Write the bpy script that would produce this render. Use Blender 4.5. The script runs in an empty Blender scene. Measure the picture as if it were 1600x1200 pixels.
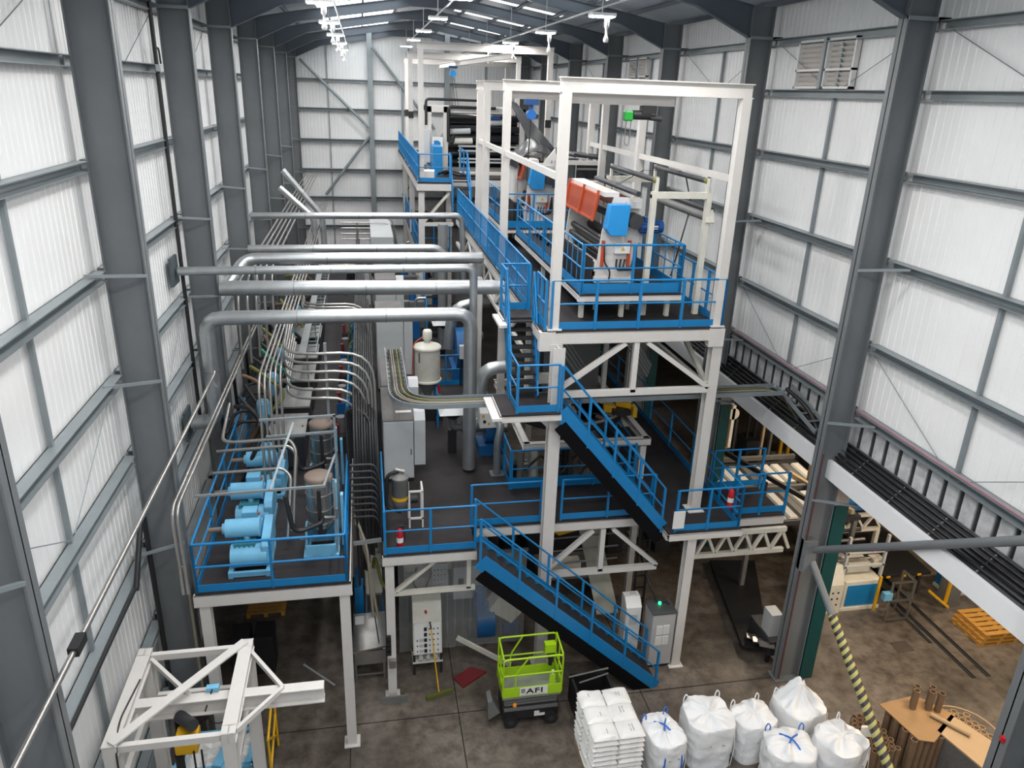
import bpy, math, random
from mathutils import Vector, Matrix

S = bpy.context.scene
COL = S.collection
random.seed(7)

# ------------------------------------------------------------------ camera
def camera():
    yaw, pit, rol = math.radians(11.3038), math.radians(20.9928), math.radians(2.09895)
    f = Vector((math.sin(yaw)*math.cos(pit), math.cos(yaw)*math.cos(pit), -math.sin(pit)))
    r = f.cross(Vector((0, 0, 1))).normalized(); u = r.cross(f)
    c, s = math.cos(rol), math.sin(rol)
    r2, u2 = c*r + s*u, -s*r + c*u
    m = Matrix(((r2.x, u2.x, -f.x, 0), (r2.y, u2.y, -f.y, 0), (r2.z, u2.z, -f.z, 13.5), (0, 0, 0, 1)))
    cd = bpy.data.cameras.new('camera'); cd.sensor_width = 36; cd.lens = 1186.785/1600*36
    cd.clip_start = 0.05; cd.clip_end = 300
    co = bpy.data.objects.new('camera', cd); COL.objects.link(co); co.matrix_world = m
    S.camera = co
camera()
# ------------------------------------------------------------------ world, exposure
W = bpy.data.worlds.new('daylight'); S.world = W; W.use_nodes = True
W.node_tree.nodes['Background'].inputs[0].default_value = (0.86, 0.93, 1.0, 1)
W.node_tree.nodes['Background'].inputs[1].default_value = 0.65
S.view_settings.view_transform = 'Standard'; S.view_settings.look = 'None'
S.view_settings.gamma = 1; S.view_settings.use_curve_mapping = False
S.view_settings.exposure = 0.3
LAMP = 235.0        # hall lamp lens strength
ANNEX = 95.0        # warm lamps of the low annex
SKYL = 3.0          # daylight seen through the rooflight sheets

# ------------------------------------------------------------------ materials
MATS = {}
def mat(name, col, rough=0.5, metal=0.0, grime=0.0, scale=3.0, dark=None, emit=0.0, alpha=1.0, bump=0.0):
    if name in MATS: return MATS[name]
    m = bpy.data.materials.new(name); m.use_nodes = True
    nt = m.node_tree; b = nt.nodes['Principled BSDF']
    b.inputs['Base Color'].default_value = (*col, 1); b.inputs['Roughness'].default_value = rough
    b.inputs['Metallic'].default_value = metal
    if emit:
        b.inputs['Emission Color'].default_value = (*col, 1); b.inputs['Emission Strength'].default_value = emit
    if name == 'dark_deck_plate': b.inputs['Specular IOR Level'].default_value = 0.2
    if alpha < 1: b.inputs['Alpha'].default_value = alpha
    if grime or bump:
        tc = nt.nodes.new('ShaderNodeTexCoord'); nz = nt.nodes.new('ShaderNodeTexNoise')
        nz.inputs['Scale'].default_value = scale; nz.inputs['Detail'].default_value = 6; nz.inputs['Roughness'].default_value = 0.65
        nt.links.new(tc.outputs['Object'], nz.inputs['Vector'])
        if grime:
            rp = nt.nodes.new('ShaderNodeValToRGB'); rp.color_ramp.elements[0].position = 0.35; rp.color_ramp.elements[1].position = 0.7
            d = dark or tuple(c*0.55 for c in col)
            k = tuple(c + (e - c)*grime for c, e in zip(col, d))
            rp.color_ramp.elements[0].color = (*k, 1); rp.color_ramp.elements[1].color = (*col, 1)
            nt.links.new(nz.outputs['Fac'], rp.inputs['Fac']); nt.links.new(rp.outputs['Color'], b.inputs['Base Color'])
        if bump:
            bp = nt.nodes.new('ShaderNodeBump'); bp.inputs['Strength'].default_value = bump; bp.inputs['Distance'].default_value = 0.05
            nt.links.new(nz.outputs['Fac'], bp.inputs['Height']); nt.links.new(bp.outputs['Normal'], b.inputs['Normal'])
    MATS[name] = m
    return m
STEEL = mat('grey_painted_steel', (0.16, 0.172, 0.18), 0.45, grime=0.25, scale=1.5)
FLANGE = STEEL
GIRT = mat('galvanised_girt', (0.25, 0.285, 0.30), 0.4, 0.2, grime=0.3, scale=2)
LINER = mat('white_liner_sheet', (0.79, 0.80, 0.80), 0.32, grime=0.22, scale=0.9, dark=(0.6, 0.58, 0.55))
RIBDARK = mat('grey_ribbed_sheet', (0.62, 0.63, 0.64), 0.55, grime=0.8, scale=5)
ROOFM = mat('roof_sheet', (0.40, 0.45, 0.50), 0.45, 0.0, grime=0.3)
RAFT = mat('rafter_paint', (0.085, 0.106, 0.13), 0.45, grime=0.2, scale=1.5)
WHITE = mat('white_painted_steel', (0.64, 0.62, 0.595), 0.45, grime=0.3, scale=2.5, dark=(0.5, 0.46, 0.42))
CREAM = mat('cream_paint', (0.70, 0.68, 0.60), 0.5, grime=0.35, scale=3)
BLUE = mat('rail_blue_paint', (0.006, 0.19, 0.46), 0.38, grime=0.25, scale=3)
DBLUE = mat('machine_blue', (0.01, 0.12, 0.33), 0.4, grime=0.3)
SKYB = mat('pump_sky_blue', (0.17, 0.47, 0.70), 0.42, grime=0.25, scale=4)
DECK = mat('dark_deck_plate', (0.022, 0.020, 0.022), 0.7, grime=0.5, scale=1.2, dark=(0.05, 0.044, 0.044))
BLACK = mat('black_rubber', (0.012, 0.012, 0.014), 0.5)
MATTBLACK = mat('matt_black', (0.004, 0.004, 0.005), 0.8)
MATTBLACK.node_tree.nodes['Principled BSDF'].inputs['Specular IOR Level'].default_value = 0.1
BLACKM = mat('black_metal', (0.013, 0.013, 0.015), 0.55, grime=0.4)
ZINC = mat('galvanised_duct', (0.46, 0.48, 0.49), 0.34, 0.75, grime=0.35, scale=4)
PVC = mat('grey_plastic_pipe', (0.12, 0.135, 0.145), 0.35)
CHROME = mat('bright_conduit', (0.40, 0.385, 0.365), 0.3, 0.8, grime=0.25)
STAINL = mat('brushed_stainless', (0.42, 0.41, 0.39), 0.3, 0.9, grime=0.3, scale=6)
CABG = mat('cabinet_grey', (0.52, 0.54, 0.55), 0.42, grime=0.2, scale=1.5)
CABD = mat('cabinet_dusty_top', (0.16, 0.15, 0.145), 0.7, grime=0.5, scale=2)
PLAST = mat('white_plastic', (0.72, 0.72, 0.70), 0.4)
RED = mat('fire_red', (0.45, 0.008, 0.015), 0.35)
ORANGE = mat('orange_guard', (0.50, 0.075, 0.02), 0.45, grime=0.3)
YEL = mat('safety_yellow', (0.72, 0.40, 0.012), 0.4, grime=0.2)
LIME = mat('lime_green_paint', (0.40, 0.66, 0.012), 0.38, grime=0.25, scale=5)
GREEN = mat('dark_green_sheet', (0.0, 0.062, 0.062), 0.5, grime=0.3)
WOOD = mat('new_pallet_wood', (0.54, 0.28, 0.055), 0.7, grime=0.4, scale=6)
WOODG = mat('pale_timber', (0.50, 0.38, 0.24), 0.75, grime=0.4)
CARD = mat('cardboard', (0.34, 0.205, 0.095), 0.85, grime=0.2, scale=2)
CARDP = mat('pale_cardboard', (0.46, 0.325, 0.19), 0.8, grime=0.1)
TUBEM = mat('brown_cardboard_tube', (0.22, 0.14, 0.08), 0.85, grime=0.3)
SACK = mat('white_plastic_sack', (0.80, 0.79, 0.77), 0.38, bump=0.5, scale=5)
FIBC = mat('woven_white_bag', (0.80, 0.81, 0.82), 0.5, bump=0.5, scale=3.0)
STRAPB = mat('blue_strap', (0.03, 0.15, 0.55), 0.6)
INK = mat('faint_grey_print', (0.45, 0.46, 0.48), 0.7)
BROWN = mat('rusty_lid', (0.20, 0.15, 0.12), 0.6, grime=0.4)
DARKM = mat('dark_machinery', (0.035, 0.037, 0.042), 0.5, grime=0.5)
MIDM = mat('grey_machinery', (0.17, 0.17, 0.165), 0.5, grime=0.4)
GREENL = mat('green_indicator', (0.02, 0.9, 0.25), 0.4, emit=3.0)
DARKRED = mat('dark_red_paint', (0.16, 0.016, 0.02), 0.5)
MOTORB = mat('motor_blue', (0.006, 0.055, 0.20), 0.35)
TEALP = mat('green_hose', (0.0, 0.30, 0.16), 0.4)
FILM = mat('black_film', (0.012, 0.013, 0.016), 0.22)
GREYF = mat('grey_film', (0.055, 0.057, 0.062), 0.25, grime=0.2)
CABLEY = mat('yellow_green_cable', (0.17, 0.17, 0.03), 0.5)
CABLET = mat('tan_cable', (0.22, 0.20, 0.15), 0.6)

# ------------------------------------------------------------------ mesh builder
ORIGIN = {}
class MB:
    def __init__(s): s.v = []; s.f = []; s.sm = []
    def add(s, vs, fs, smooth=False):
        n = len(s.v); s.v += [tuple(p) for p in vs]
        s.f += [tuple(i+n for i in q) for q in fs]; s.sm += [smooth]*len(fs); return s
    def hexa(s, c):   # 8 corners: bottom loop then top loop
        return s.add(c, [(0,3,2,1),(4,5,6,7),(0,1,5,4),(1,2,6,5),(2,3,7,6),(3,0,4,7)])
    def box(s, x0, x1, y0, y1, z0, z1):
        return s.hexa([(x0,y0,z0),(x1,y0,z0),(x1,y1,z0),(x0,y1,z0),(x0,y0,z1),(x1,y0,z1),(x1,y1,z1),(x0,y1,z1)])
    def frame(s, p, q, up):
        p = Vector(p); q = Vector(q); d = (q-p).normalized(); u = Vector(up)
        if abs(d.dot(u)) > 0.97: u = Vector((0,1,0)) if abs(d.y) < 0.9 else Vector((1,0,0))
        r = d.cross(u).normalized(); return p, q, r, r.cross(d)
    def beam(s, p, q, w, h=None, up=(0,0,1), off=(0,0)):
        h = w if h is None else h
        p, q, r, u = s.frame(p, q, up); o = r*off[0] + u*off[1]
        a = r*(w/2); b = u*(h/2)
        return s.hexa([p+o-a-b, p+o+a-b, q+o+a-b, q+o-a-b, p+o-a+b, p+o+a+b, q+o+a+b, q+o-a+b])
    def ibeam(s, p, q, w, h, up=(0,0,1), t=0.022):
        s.beam(p, q, w, t, up, (0, h/2-t/2)); s.beam(p, q, w, t, up, (0, -h/2+t/2)); return s.beam(p, q, t, h-2*t, up)
    def channel(s, p, q, w, h, up=(0,0,1), side=1, t=0.015):
        s.beam(p, q, w, t, up, (0, h/2-t/2)); s.beam(p, q, w, t, up, (0, -h/2+t/2)); return s.beam(p, q, t, h, up, (side*(w/2-t/2), 0))
    def tube(s, pts, r, n=8, cap=True, closed=False):
        P = [Vector(p) for p in pts]; k = len(P); T = []
        for i in range(k):
            a = P[i-1] if (i or closed) else P[i]; b = P[(i+1) % k] if (i < k-1 or closed) else P[i]
            T.append((b-a).normalized())
        u = T[0].orthogonal().normalized(); vs = []
        for i in range(k):
            if i: u = (T[i-1].rotation_difference(T[i]) @ u)
            u = (u - T[i]*u.dot(T[i])).normalized(); w = T[i].cross(u)
            for j in range(n):
                a = 2*math.pi*j/n; vs.append(P[i] + u*(r*math.cos(a)) + w*(r*math.sin(a)))
        fs = []
        for i in range(k if closed else k-1):
            i2 = (i+1) % k
            for j in range(n): fs.append((i*n+j, i*n+(j+1)%n, i2*n+(j+1)%n, i2*n+j))
        s.add(vs, fs, True)
        if cap and not closed:
            m = len(s.v)-k*n
            s.f += [tuple(m+j for j in reversed(range(n))), tuple(m+(k-1)*n+j for j in range(n))]; s.sm += [False, False]
        return s
    def cyl(s, p, q, r0, r1=None, n=16):
        r1 = r0 if r1 is None else r1
        p = Vector(p); q = Vector(q); d = (q-p).normalized(); u = d.orthogonal().normalized(); w = d.cross(u); vs = []
        for c, r in ((p, r0), (q, r1)):
            for j in range(n):
                a = 2*math.pi*j/n; vs.append(c + u*(r*math.cos(a)) + w*(r*math.sin(a)))
        s.add(vs, [(j, (j+1)%n, n+(j+1)%n, n+j) for j in range(n)], True)
        m = len(s.v)-2*n; s.f += [tuple(m+j for j in reversed(range(n))), tuple(m+n+j for j in range(n))]; s.sm += [False]*2
        return s
    def lathe(s, c, prof, n=20):
        c = Vector(c); vs = []; fs = []; k = len(prof)
        for r, z in prof:
            for j in range(n):
                a = 2*math.pi*j/n; vs.append(c + Vector((r*math.cos(a), r*math.sin(a), z)))
        for i in range(k-1):
            for j in range(n): fs.append((i*n+j, i*n+(j+1)%n, (i+1)*n+(j+1)%n, (i+1)*n+j))
        s.add(vs, fs, True); m = len(s.v)-k*n
        s.f += [tuple(m+j for j in reversed(range(n))), tuple(m+(k-1)*n+j for j in range(n))]; s.sm += [False]*2
        return s
    def prism(s, poly, axis, a0, a1):
        def mk(p, a): return (a, p[0], p[1]) if axis == 'x' else (p[0], a, p[1]) if axis == 'y' else (p[0], p[1], a)
        n = len(poly); vs = [mk(p, a0) for p in poly] + [mk(p, a1) for p in poly]
        s.add(vs, [(j, (j+1)%n, n+(j+1)%n, n+j) for j in range(n)] + [tuple(reversed(range(n))), tuple(range(n, 2*n))])
        return s
    def ring(s, c, r, t, n=48, a0=0, a1=2*math.pi, m=8):
        k = n if a1-a0 > 6.28 else n+1
        pts = [(c[0]+r*math.cos(a0+(a1-a0)*i/n), c[1]+r*math.sin(a0+(a1-a0)*i/n), c[2]) for i in range(k)]
        return s.tube(pts, t, m, closed=(a1-a0 > 6.28))
    def build(s, name, material, parent=None, flat=False, bevel=0.0):
        o = Vector((0,0,0)); q = parent
        while q is not None:
            if q.name in ORIGIN: o = ORIGIN[q.name]; break
            q = q.parent
        me = bpy.data.meshes.new(name)
        me.from_pydata([(v[0]-o.x, v[1]-o.y, v[2]-o.z) for v in s.v], [], s.f)
        me.materials.append(material)
        if any(s.sm) and not flat:
            me.polygons.foreach_set('use_smooth', s.sm); me.set_sharp_from_angle(angle=math.radians(50))
        me.update()
        ob = bpy.data.objects.new(name, me); COL.objects.link(ob)
        if parent: ob.parent = parent
        if bevel:
            b = ob.modifiers.new('edge', 'BEVEL'); b.width = bevel; b.segments = 2; b.limit_method = 'ANGLE'
        return ob
def thing(name, label, cat, loc=(0,0,0), group=None, local=False, rz=0):
    o = bpy.data.objects.new(name, None); COL.objects.link(o); o.location = loc; o.rotation_euler = (0,0,rz)
    o.empty_display_size = 0.2
    o['label'] = label; o['category'] = cat
    if group: o['group'] = group
    ORIGIN[o.name] = Vector((0,0,0)) if local else Vector(loc)
    return o
def tag(o, label, cat, group=None):
    o['label'] = label; o['category'] = cat
    if group: o['group'] = group
    return o
def struct(name, mb, m, **k):
    o = mb.build(name, m, **k); o['kind'] = 'structure'; return o
def dup(root, loc, rz=None, label=None):
    def cp(o, par):
        c = o.copy(); COL.objects.link(c)
        if par: c.parent = par
        for ch in KIDS.get(o.name) or list(o.children): cp(ch, c)
        return c
    r = cp(root, None); r.location = loc
    if rz is not None: r.rotation_euler = (0,0,rz)
    if label: r['label'] = label
    return r
KIDS = {}
def fillet(pts, R, n=5):
    P = [Vector(p) for p in pts]; out = [P[0]]
    for i in range(1, len(P)-1):
        a, b, c = P[i-1], P[i], P[i+1]; d1 = (a-b); d2 = (c-b)
        r = min(R, d1.length*0.49, d2.length*0.49); d1.normalize(); d2.normalize()
        s, e = b+d1*r, b+d2*r
        for k in range(n+1):
            t = k/n; out.append(s*(1-t)**2 + b*(2*t*(1-t)) + e*t*t)
    out.append(P[-1]); return out
ORD = ['first','second','third','fourth','fifth','sixth','seventh','eighth','ninth','tenth','eleventh','twelfth']
# ================================================================== hall shell
FY = [7.65-6*i for i in range(3)][::-1] + [13.65+6*i for i in range(7)]       # portal frames
XL, XR = -3.65, 9.70
YA, YE = -4.5, 49.9
def liner(x, z0, z1, y0, y1, sgn, pitch=0.2, depth=0.011):
    mb = MB(); prof = []; y = y0
    while y < y1:
        for a, d in ((0, 0), (0.13, 0), (0.145, depth), (0.185, depth)): prof.append((y+a, x+sgn*d))
        y += pitch
    n = len(prof)
    mb.add([(p[1], p[0], z) for z in (z0, z1) for p in prof], [(i, i+1, n+i+1, n+i) for i in range(n-1)]); return mb
struct('wall_left', liner(-4.52, 0, 16.0, YA, YE, -1), LINER)
struct('wall_right', liner(10.55, 7.2, 16.0, YA, YE, 1), LINER)
mb = MB(); prof = []; x = -4.6
while x < 11:
    for a, d in ((0, 0), (0.13, 0), (0.145, .011), (0.185, .011)): prof.append((x+a, YE+d))
    x += 0.2
n = len(prof)
mb.add([(p[0], p[1], z) for z in (0, 17.8) for p in prof], [(i, i+1, n+i+1, n+i) for i in range(n-1)])
struct('wall_back', mb, LINER)
# ribbed dark band low on the right wall, above the annex roof
mb = MB(); prof = []; y = YA
while y < YE:
    for a, d in ((0, 0), (0.30, 0), (0.33, .06), (0.40, .06)): prof.append((y+a, 10.55+d))
    y += 0.43
n = len(prof)
mb.add([(p[1], p[0], z) for z in (5.85, 7.2) for p in prof], [(i, i+1, n+i+1, n+i) for i in range(n-1)])
struct('wall_right', mb, RIBDARK)
mb = MB(); y = YA+0.36
while y < YE: mb.box(10.53, 10.60, y-0.016, y+0.016, 5.95, 7.15); y += 0.43
struct('trim_1', mb, mat('dark_rib_gap', (0.05, 0.053, 0.057), 0.6))

# floor: worn concrete with sawn joints
def floor_mat():
    m = bpy.data.materials.new('worn_concrete'); m.use_nodes = True; nt = m.node_tree; b = nt.nodes['Principled BSDF']
    tc = nt.nodes.new('ShaderNodeTexCoord'); N = nt.nodes.new; L = nt.links.new
    def noise(sc, det=7, ro=0.6):
        n = N('ShaderNodeTexNoise'); n.inputs['Scale'].default_value = sc; n.inputs['Detail'].default_value = det
        n.inputs['Roughness'].default_value = ro; L(tc.outputs['Object'], n.inputs['Vector']); return n
    n1, n2, n3 = noise(0.45), noise(3.2, 9, 0.7), noise(14, 4)
    r1 = N('ShaderNodeValToRGB'); e = r1.color_ramp.elements
    e[0].position = 0.34; e[0].color = (0.085, 0.070, 0.056, 1); e[1].position = 0.68; e[1].color = (0.21, 0.18, 0.152, 1)
    L(n1.outputs['Fac'], r1.inputs['Fac'])
    r2 = N('ShaderNodeValToRGB'); e = r2.color_ramp.elements
    e[0].position = 0.36; e[0].color = (0.45, 0.42, 0.40, 1); e[1].position = 0.60; e[1].color = (1, 1, 1, 1)
    L(n2.outputs['Fac'], r2.inputs['Fac'])
    mx = N('ShaderNodeMix'); mx.data_type = 'RGBA'; mx.blend_type = 'MULTIPLY'; mx.inputs[0].default_value = 0.9
    L(r1.outputs['Color'], mx.inputs[6]); L(r2.outputs['Color'], mx.inputs[7]); L(mx.outputs[2], b.inputs['Base Color'])
    rr = N('ShaderNodeMapRange'); rr.inputs[3].default_value = 0.2; rr.inputs[4].default_value = 0.62
    L(n2.outputs['Fac'], rr.inputs[0]); L(rr.outputs[0], b.inputs['Roughness'])
    bp = N('ShaderNodeBump'); bp.inputs['Strength'].default_value = 0.12; L(n3.outputs['Fac'], bp.inputs['Height']); L(bp.outputs[0], b.inputs['Normal'])
    return m
CONC = floor_mat()
struct('floor', MB().box(-4.7, 26.5, YA, YE+0.2, -0.2, 0.0), CONC)
mb = MB()
for y in (7.7, 13.65, 19.65): mb.box(-4.4, 10.2, y-0.012, y+0.012, 0, 0.002)
for xx in (-0.7, 1.75, 6.2): mb.box(xx-0.012, xx+0.012, YA, 30, 0, 0.002)
struct('trim_2', mb, mat('joint_filler', (0.012, 0.011, 0.010), 0.8))

# portal columns, each an I section with its web across the hall
CD = 0.66
def column(y, side):
    mb = MB(); x0 = XL if side < 0 else XR; dp = CD if side < 0 else 0.60
    x1 = x0 + side*dp; fw = 0.27; t = 0.025
    mb.box(min(x0, x0+side*t), max(x0, x0+side*t), y-fw/2, y+fw/2, 0, 15.72)
    mb.box(min(x1, x1-side*t), max(x1, x1-side*t), y-fw/2, y+fw/2, 0, 15.72)
    mb.box(min(x0, x1), max(x0, x1), y-0.012, y+0.012, 0, 15.72)
    mb.box(min(x0, x1)-0.05, max(x0, x1)+0.05, y-0.2, y+0.2, 0.001, 0.03)
    struct('column', mb, STEEL)
    mb = MB()                                                   # white eaves stub
    mb.box(min(x0, x1+side*0.55), max(x0, x1+side*0.55), y-0.16, y-0.10, 14.96, 15.03)
    if side > 0: mb.box(x1, x1+0.30, y-0.16, y-0.10, 14.96, 15.03)
    struct('trim_3', mb, GIRT)
    for z in ((10.5, 8.6, 5.25) if side < 0 else (10.5, 7.15, 5.25)):                                         # flange restraints up to the girts
        mb = MB(); mb.beam((x0, y-0.13, z-0.1), (x1+side*0.1, y-0.75, z+0.04), 0.05, 0.05)
        struct('trim_4', mb, GIRT)
for y in FY:
    if y > 0: column(y, -1)
    if y > 0: column(y, 1)

# rafters with haunches, flange strips lighter underneath
def rafter(y):
    A = [(XL, 15.0), (XL+1.45, 15.66), (1.95, 16.36), (3.05, 16.36), (4.15, 16.36), (XR-1.5, 15.66), (XR, 15.0)]
    B = [(XL, 15.72), (XL+1.45, 16.00), (1.95, 16.66), (3.05, 16.82), (4.15, 16.66), (XR-1.5, 16.00), (XR, 15.72)]
    mb = MB()
    for i in range(6):
        a, b, c, d = A[i], A[i+1], B[i+1], B[i]
        for yy in (0.012,):
            mb.hexa([(a[0], y-yy, a[1]), (b[0], y-yy, b[1]), (b[0], y+yy, b[1]), (a[0], y+yy, a[1]),
                     (d[0], y-yy, d[1]), (c[0], y-yy, c[1]), (c[0], y+yy, c[1]), (d[0], y+yy, d[1])])
        for p, q in ((a, b), (d, c)):
            mb.beam((p[0], y, p[1]), (q[0], y, q[1]), 0.20, 0.025)
    struct('roof_beam', mb, RAFT)
for y in FY:
    if y > 10: rafter(y)
# purlins, roof sheets with rooflights
def roofz(x, d=0.0): return 16.00 + (16.84-16.00)*(1-abs(x-3.05)/5.25) + d
for xs in (-4.0, -2.6, -1.2, 0.2, 1.6, 4.5, 5.9, 7.3, 8.7, 10.2):
    z = roofz(xs, 0.07); mb = MB(); mb.channel((xs, 6, z), (xs, YE, z), 0.06, 0.12); struct('roof_beam', mb, RAFT)
SKYM = mat('rooflight_daylight', (0.93, 0.97, 1.0), 0.5, emit=SKYL)
def sheet(x0, x1, y0, y1, dz=0.14):
    za, zb = roofz(x0, dz), roofz(x1, dz)
    return MB().hexa([(x0, y0, za), (x1, y0, zb), (x1, y1, zb), (x0, y1, za), (x0, y0, za+.03), (x1, y0, zb+.03), (x1, y1, zb+.03), (x0, y1, za+.03)])
k = 0
for i in range(len(FY)-1):
    y0, y1 = FY[i], FY[i+1]
    if y1 < 0: continue
    for (xa, xb, left) in ((-4.7, 3.05, True), (3.05, 11.1, False)):
        sy0, sy1 = (y0+.15, y0+5.85) if left else (y0+5.1, y0+5.65)
        ex0, ex1 = (-1.5, 1.6) if left else (4.2, 7.6)
        for (a, b) in ((xa, ex0), (ex1, xb)): struct('ceiling', sheet(a, b, y0, y1), ROOFM)
        struct('ceiling', sheet(ex0, ex1, y0, sy0), ROOFM); struct('ceiling', sheet(ex0, ex1, sy1, y1), ROOFM)
        k += 1; struct('window_%d' % k, sheet(ex0, ex1, sy0, sy1, 0.141), SKYM)
struct('ceiling', sheet(-4.7, 3.05, YA, FY[1]), ROOFM); struct('ceiling', sheet(3.05, 11.1, YA, FY[1]), ROOFM)

# girts and sag rods between the columns
GZ = (14.95, 13.72, 12.17, 10.4, 8.55, 6.97, 5.0, 3.3, 1.6)
for i in range(len(FY)-1):
    y0, y1 = FY[i], FY[i+1]
    if y1 < 7: continue
    for z in GZ:
        mb = MB(); mb.channel((-4.38, y0+.1, z), (-4.38, y1-.1, z), 0.20, 0.17, side=-1); struct('wall_beam', mb, GIRT)
        if z > 6.9:
            mb = MB(); zr = 13.5-(13.5-z)*.963; mb.channel((10.43, y0+.1, zr), (10.43, y1-.1, zr), 0.20, 0.17, side=1); struct('wall_beam', mb, GIRT)
    ym = (y0+y1)/2
    for j in range(len(GZ)-1):
        za, zb = GZ[j+1]+.085, GZ[j]-.085
        struct('wall_beam', MB().box(-4.48, -4.41, ym-.035, ym+.035, za, zb), GIRT)
        if za > 6.9: struct('wall_beam', MB().box(10.46, 10.53, ym-.035, ym+.035, 13.5-(13.5-za)*.963, 13.5-(13.5-zb)*.963), GIRT)
    # wire ties in the top and low wall panels
    for (xw, s) in ((-4.40, -1), (10.44, 1)):
        for (za, zb) in ((14.9, 13.75), (8.6, 7.15)):
            mb = MB(); mb.tube([(xw, y0+.2, za), (xw, ym-.1, zb)], .009, 5); struct('wall_beam', mb, GIRT)
            mb = MB(); mb.tube([(xw, y1-.2, za), (xw, ym+.1, zb)], .009, 5); struct('wall_beam', mb, GIRT)
# end wall framing
for z in (13.8, 12.17, 10.4, 8.65, 6.97, 5.2, 3.4):
    struct('wall_beam', MB().channel((-4.4, YE-.18, z), (10.5, YE-.18, z), 0.2, 0.17, side=-1), GIRT)
for xp in (0.6, 5.2): struct('column', MB().ibeam((xp, YE-.32, 0), (xp, YE-.32, 16.6), 0.3, 0.3, up=(0, 1, 0)), GIRT)
for xp in (-1.9, 2.9, 7.6): struct('wall_beam', MB().box(xp-.03, xp+.03, YE-.1, YE-.04, 2, 16), GIRT)
struct('column', MB().box(2.42, 2.56, YE-.4, YE-.26, 0, 13.9), GIRT)
for a, b in (((-3.4, 14.9), (0.45, 11.2)), ((0.45, 10.7), (-2.3, 7.2)), ((0.75, 15.7), (4.4, 11.2)), ((5.0, 11.0), (2.4, 7.2))):
    struct('wall_beam', MB().tube([(a[0], YE-.55, a[1]), (b[0], YE-.55, b[1])], 0.085, 10), GIRT)
# wall corner ends behind camera and the closing strip at the annex side
struct('ceiling', MB().box(10.12, 26.5, YA, YE, 5.70, 5.80), DARKM)
struct('wall_annex', MB().box(26.3, 26.5, YA, YE, 0, 5.7), MIDM)
struct('wall_annex', MB().box(10.9, 26.4, YE-.2, YE, 0, 5.7), MIDM)
# ================================================================== platforms, guard rails, stairs
CACHE = {}
def shared(key, make, name, material, parent, loc):
    """one mesh reused by many parts; loc is the world position of its origin"""
    o = Vector((0,0,0)); q = parent
    while q is not None:
        if q.name in ORIGIN: o = ORIGIN[q.name]; break
        q = q.parent
    if key not in CACHE:
        ob = make().build(name, material); CACHE[key] = ob.data
    else:
        ob = bpy.data.objects.new(name, CACHE[key]); COL.objects.link(ob)
    ob.parent = parent; ob.location = Vector(loc) - o
    return ob
def lerp(a, b, t): return tuple(a[i]+(b[i]-a[i])*t for i in range(3))
def rail(label, pts, h=1.08, step=1.3, bal=0.0, toe=0.16, group=None, r=0.024, parent=None, pname='guard_rail', sq=True, m=None, mids=(0.53,), ends=True):
    m = m or BLUE
    if parent is None:
        t = thing(pname, label, 'guard rail', pts[0], group)
    else:
        t = parent
    up = lambda p, z: (p[0], p[1], p[2]+z)
    mk_tube = lambda z, rr: MB().tube([up(p, z) for p in pts], rr, 8)
    mk_tube(h, r).build('top_rail', m, t)
    for z in mids: mk_tube(h*z, r*0.85).build('mid_rail', m, t)
    if toe:
        mb = MB()
        for a, b in zip(pts[:-1], pts[1:]): mb.beam(up(a, toe/2+.01), up(b, toe/2+.01), 0.012, toe)
        mb.build('toe_board', m, t)
    done = set()
    for a, b in zip(pts[:-1], pts[1:]):
        L = math.dist(a, b); n = max(1, round(L/step))
        for i in range(n+1):
            p = lerp(a, b, i/n); kk = tuple(round(c, 2) for c in p)
            if kk in done: continue
            done.add(kk)
            shared(('post', round(h, 2), sq, m.name), lambda: (MB().box(-.028, .028, -.028, .028, -.12, h) if sq else MB().cyl((0, 0, -.12), (0, 0, h), .026, n=8)), 'post', m, t, p)
        if bal:
            nb = int(L/bal)
            for i in range(1, nb):
                p = lerp(a, b, i/nb)
                shared(('bal', round(h, 2), m.name), lambda: MB().box(-.009, .009, -.009, .009, .1, h), 'baluster', m, t, p)
    return t
def leg(t, x, y, z0, z1, w=0.2, plate=True, m=None, name='leg'):
    o = MB().ibeam((x, y, z0+.024), (x, y, z1), w, w, up=(0, 1, 0), t=.02).build(name, m or WHITE, t)
    if plate: MB().box(x-w*.85, x+w*.85, y-w*.85, y+w*.85, z0+.003, z0+.025).build('base_plate', m or WHITE, o)
    return o
def platform(name, label, z, rects, legs=(), edge=0.24, edges=(), cat='platform', th=0.05, lw=0.2, lz=0.0):
    x, y = rects[0][0], rects[0][2]
    t = thing(name, label, cat, (x, y, 0))
    for (x0, x1, y0, y1) in rects:
        MB().box(x0, x1, y0, y1, z-th, z).build('deck_plate', DECK, t)
    for (a, b) in edges:
        pa, pb = (a[0], a[1], z-th-edge/2), (b[0], b[1], z-th-edge/2)
        MB().channel(pa, pb, 0.10, edge, side=1).build('edge_beam', WHITE, t)
    for (lx, ly) in legs: leg(t, lx, ly, lz, z-th-edge, lw)
    return t
def truss(t, x0, x1, y, zt, zb, m=None):
    """downward frame under a deck edge: bottom chord, centre post and two diagonals meeting at top centre"""
    m = m or WHITE; xm = (x0+x1)/2
    MB().beam((x0, y, zb), (x1, y, zb), .12, .14).build('bottom_chord', m, t)
    MB().beam((xm, y, zb), (xm, y, zt), .12, .12, up=(0, 1, 0)).build('centre_strut', m, t)
    for s, xe in ((-1, x0), (1, x1)):
        MB().beam((xe, y, zb+.05), (xm+s*.25, y, zt-.02), .10, .12, up=(0, 1, 0)).build('diagonal_brace', m, t)
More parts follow.
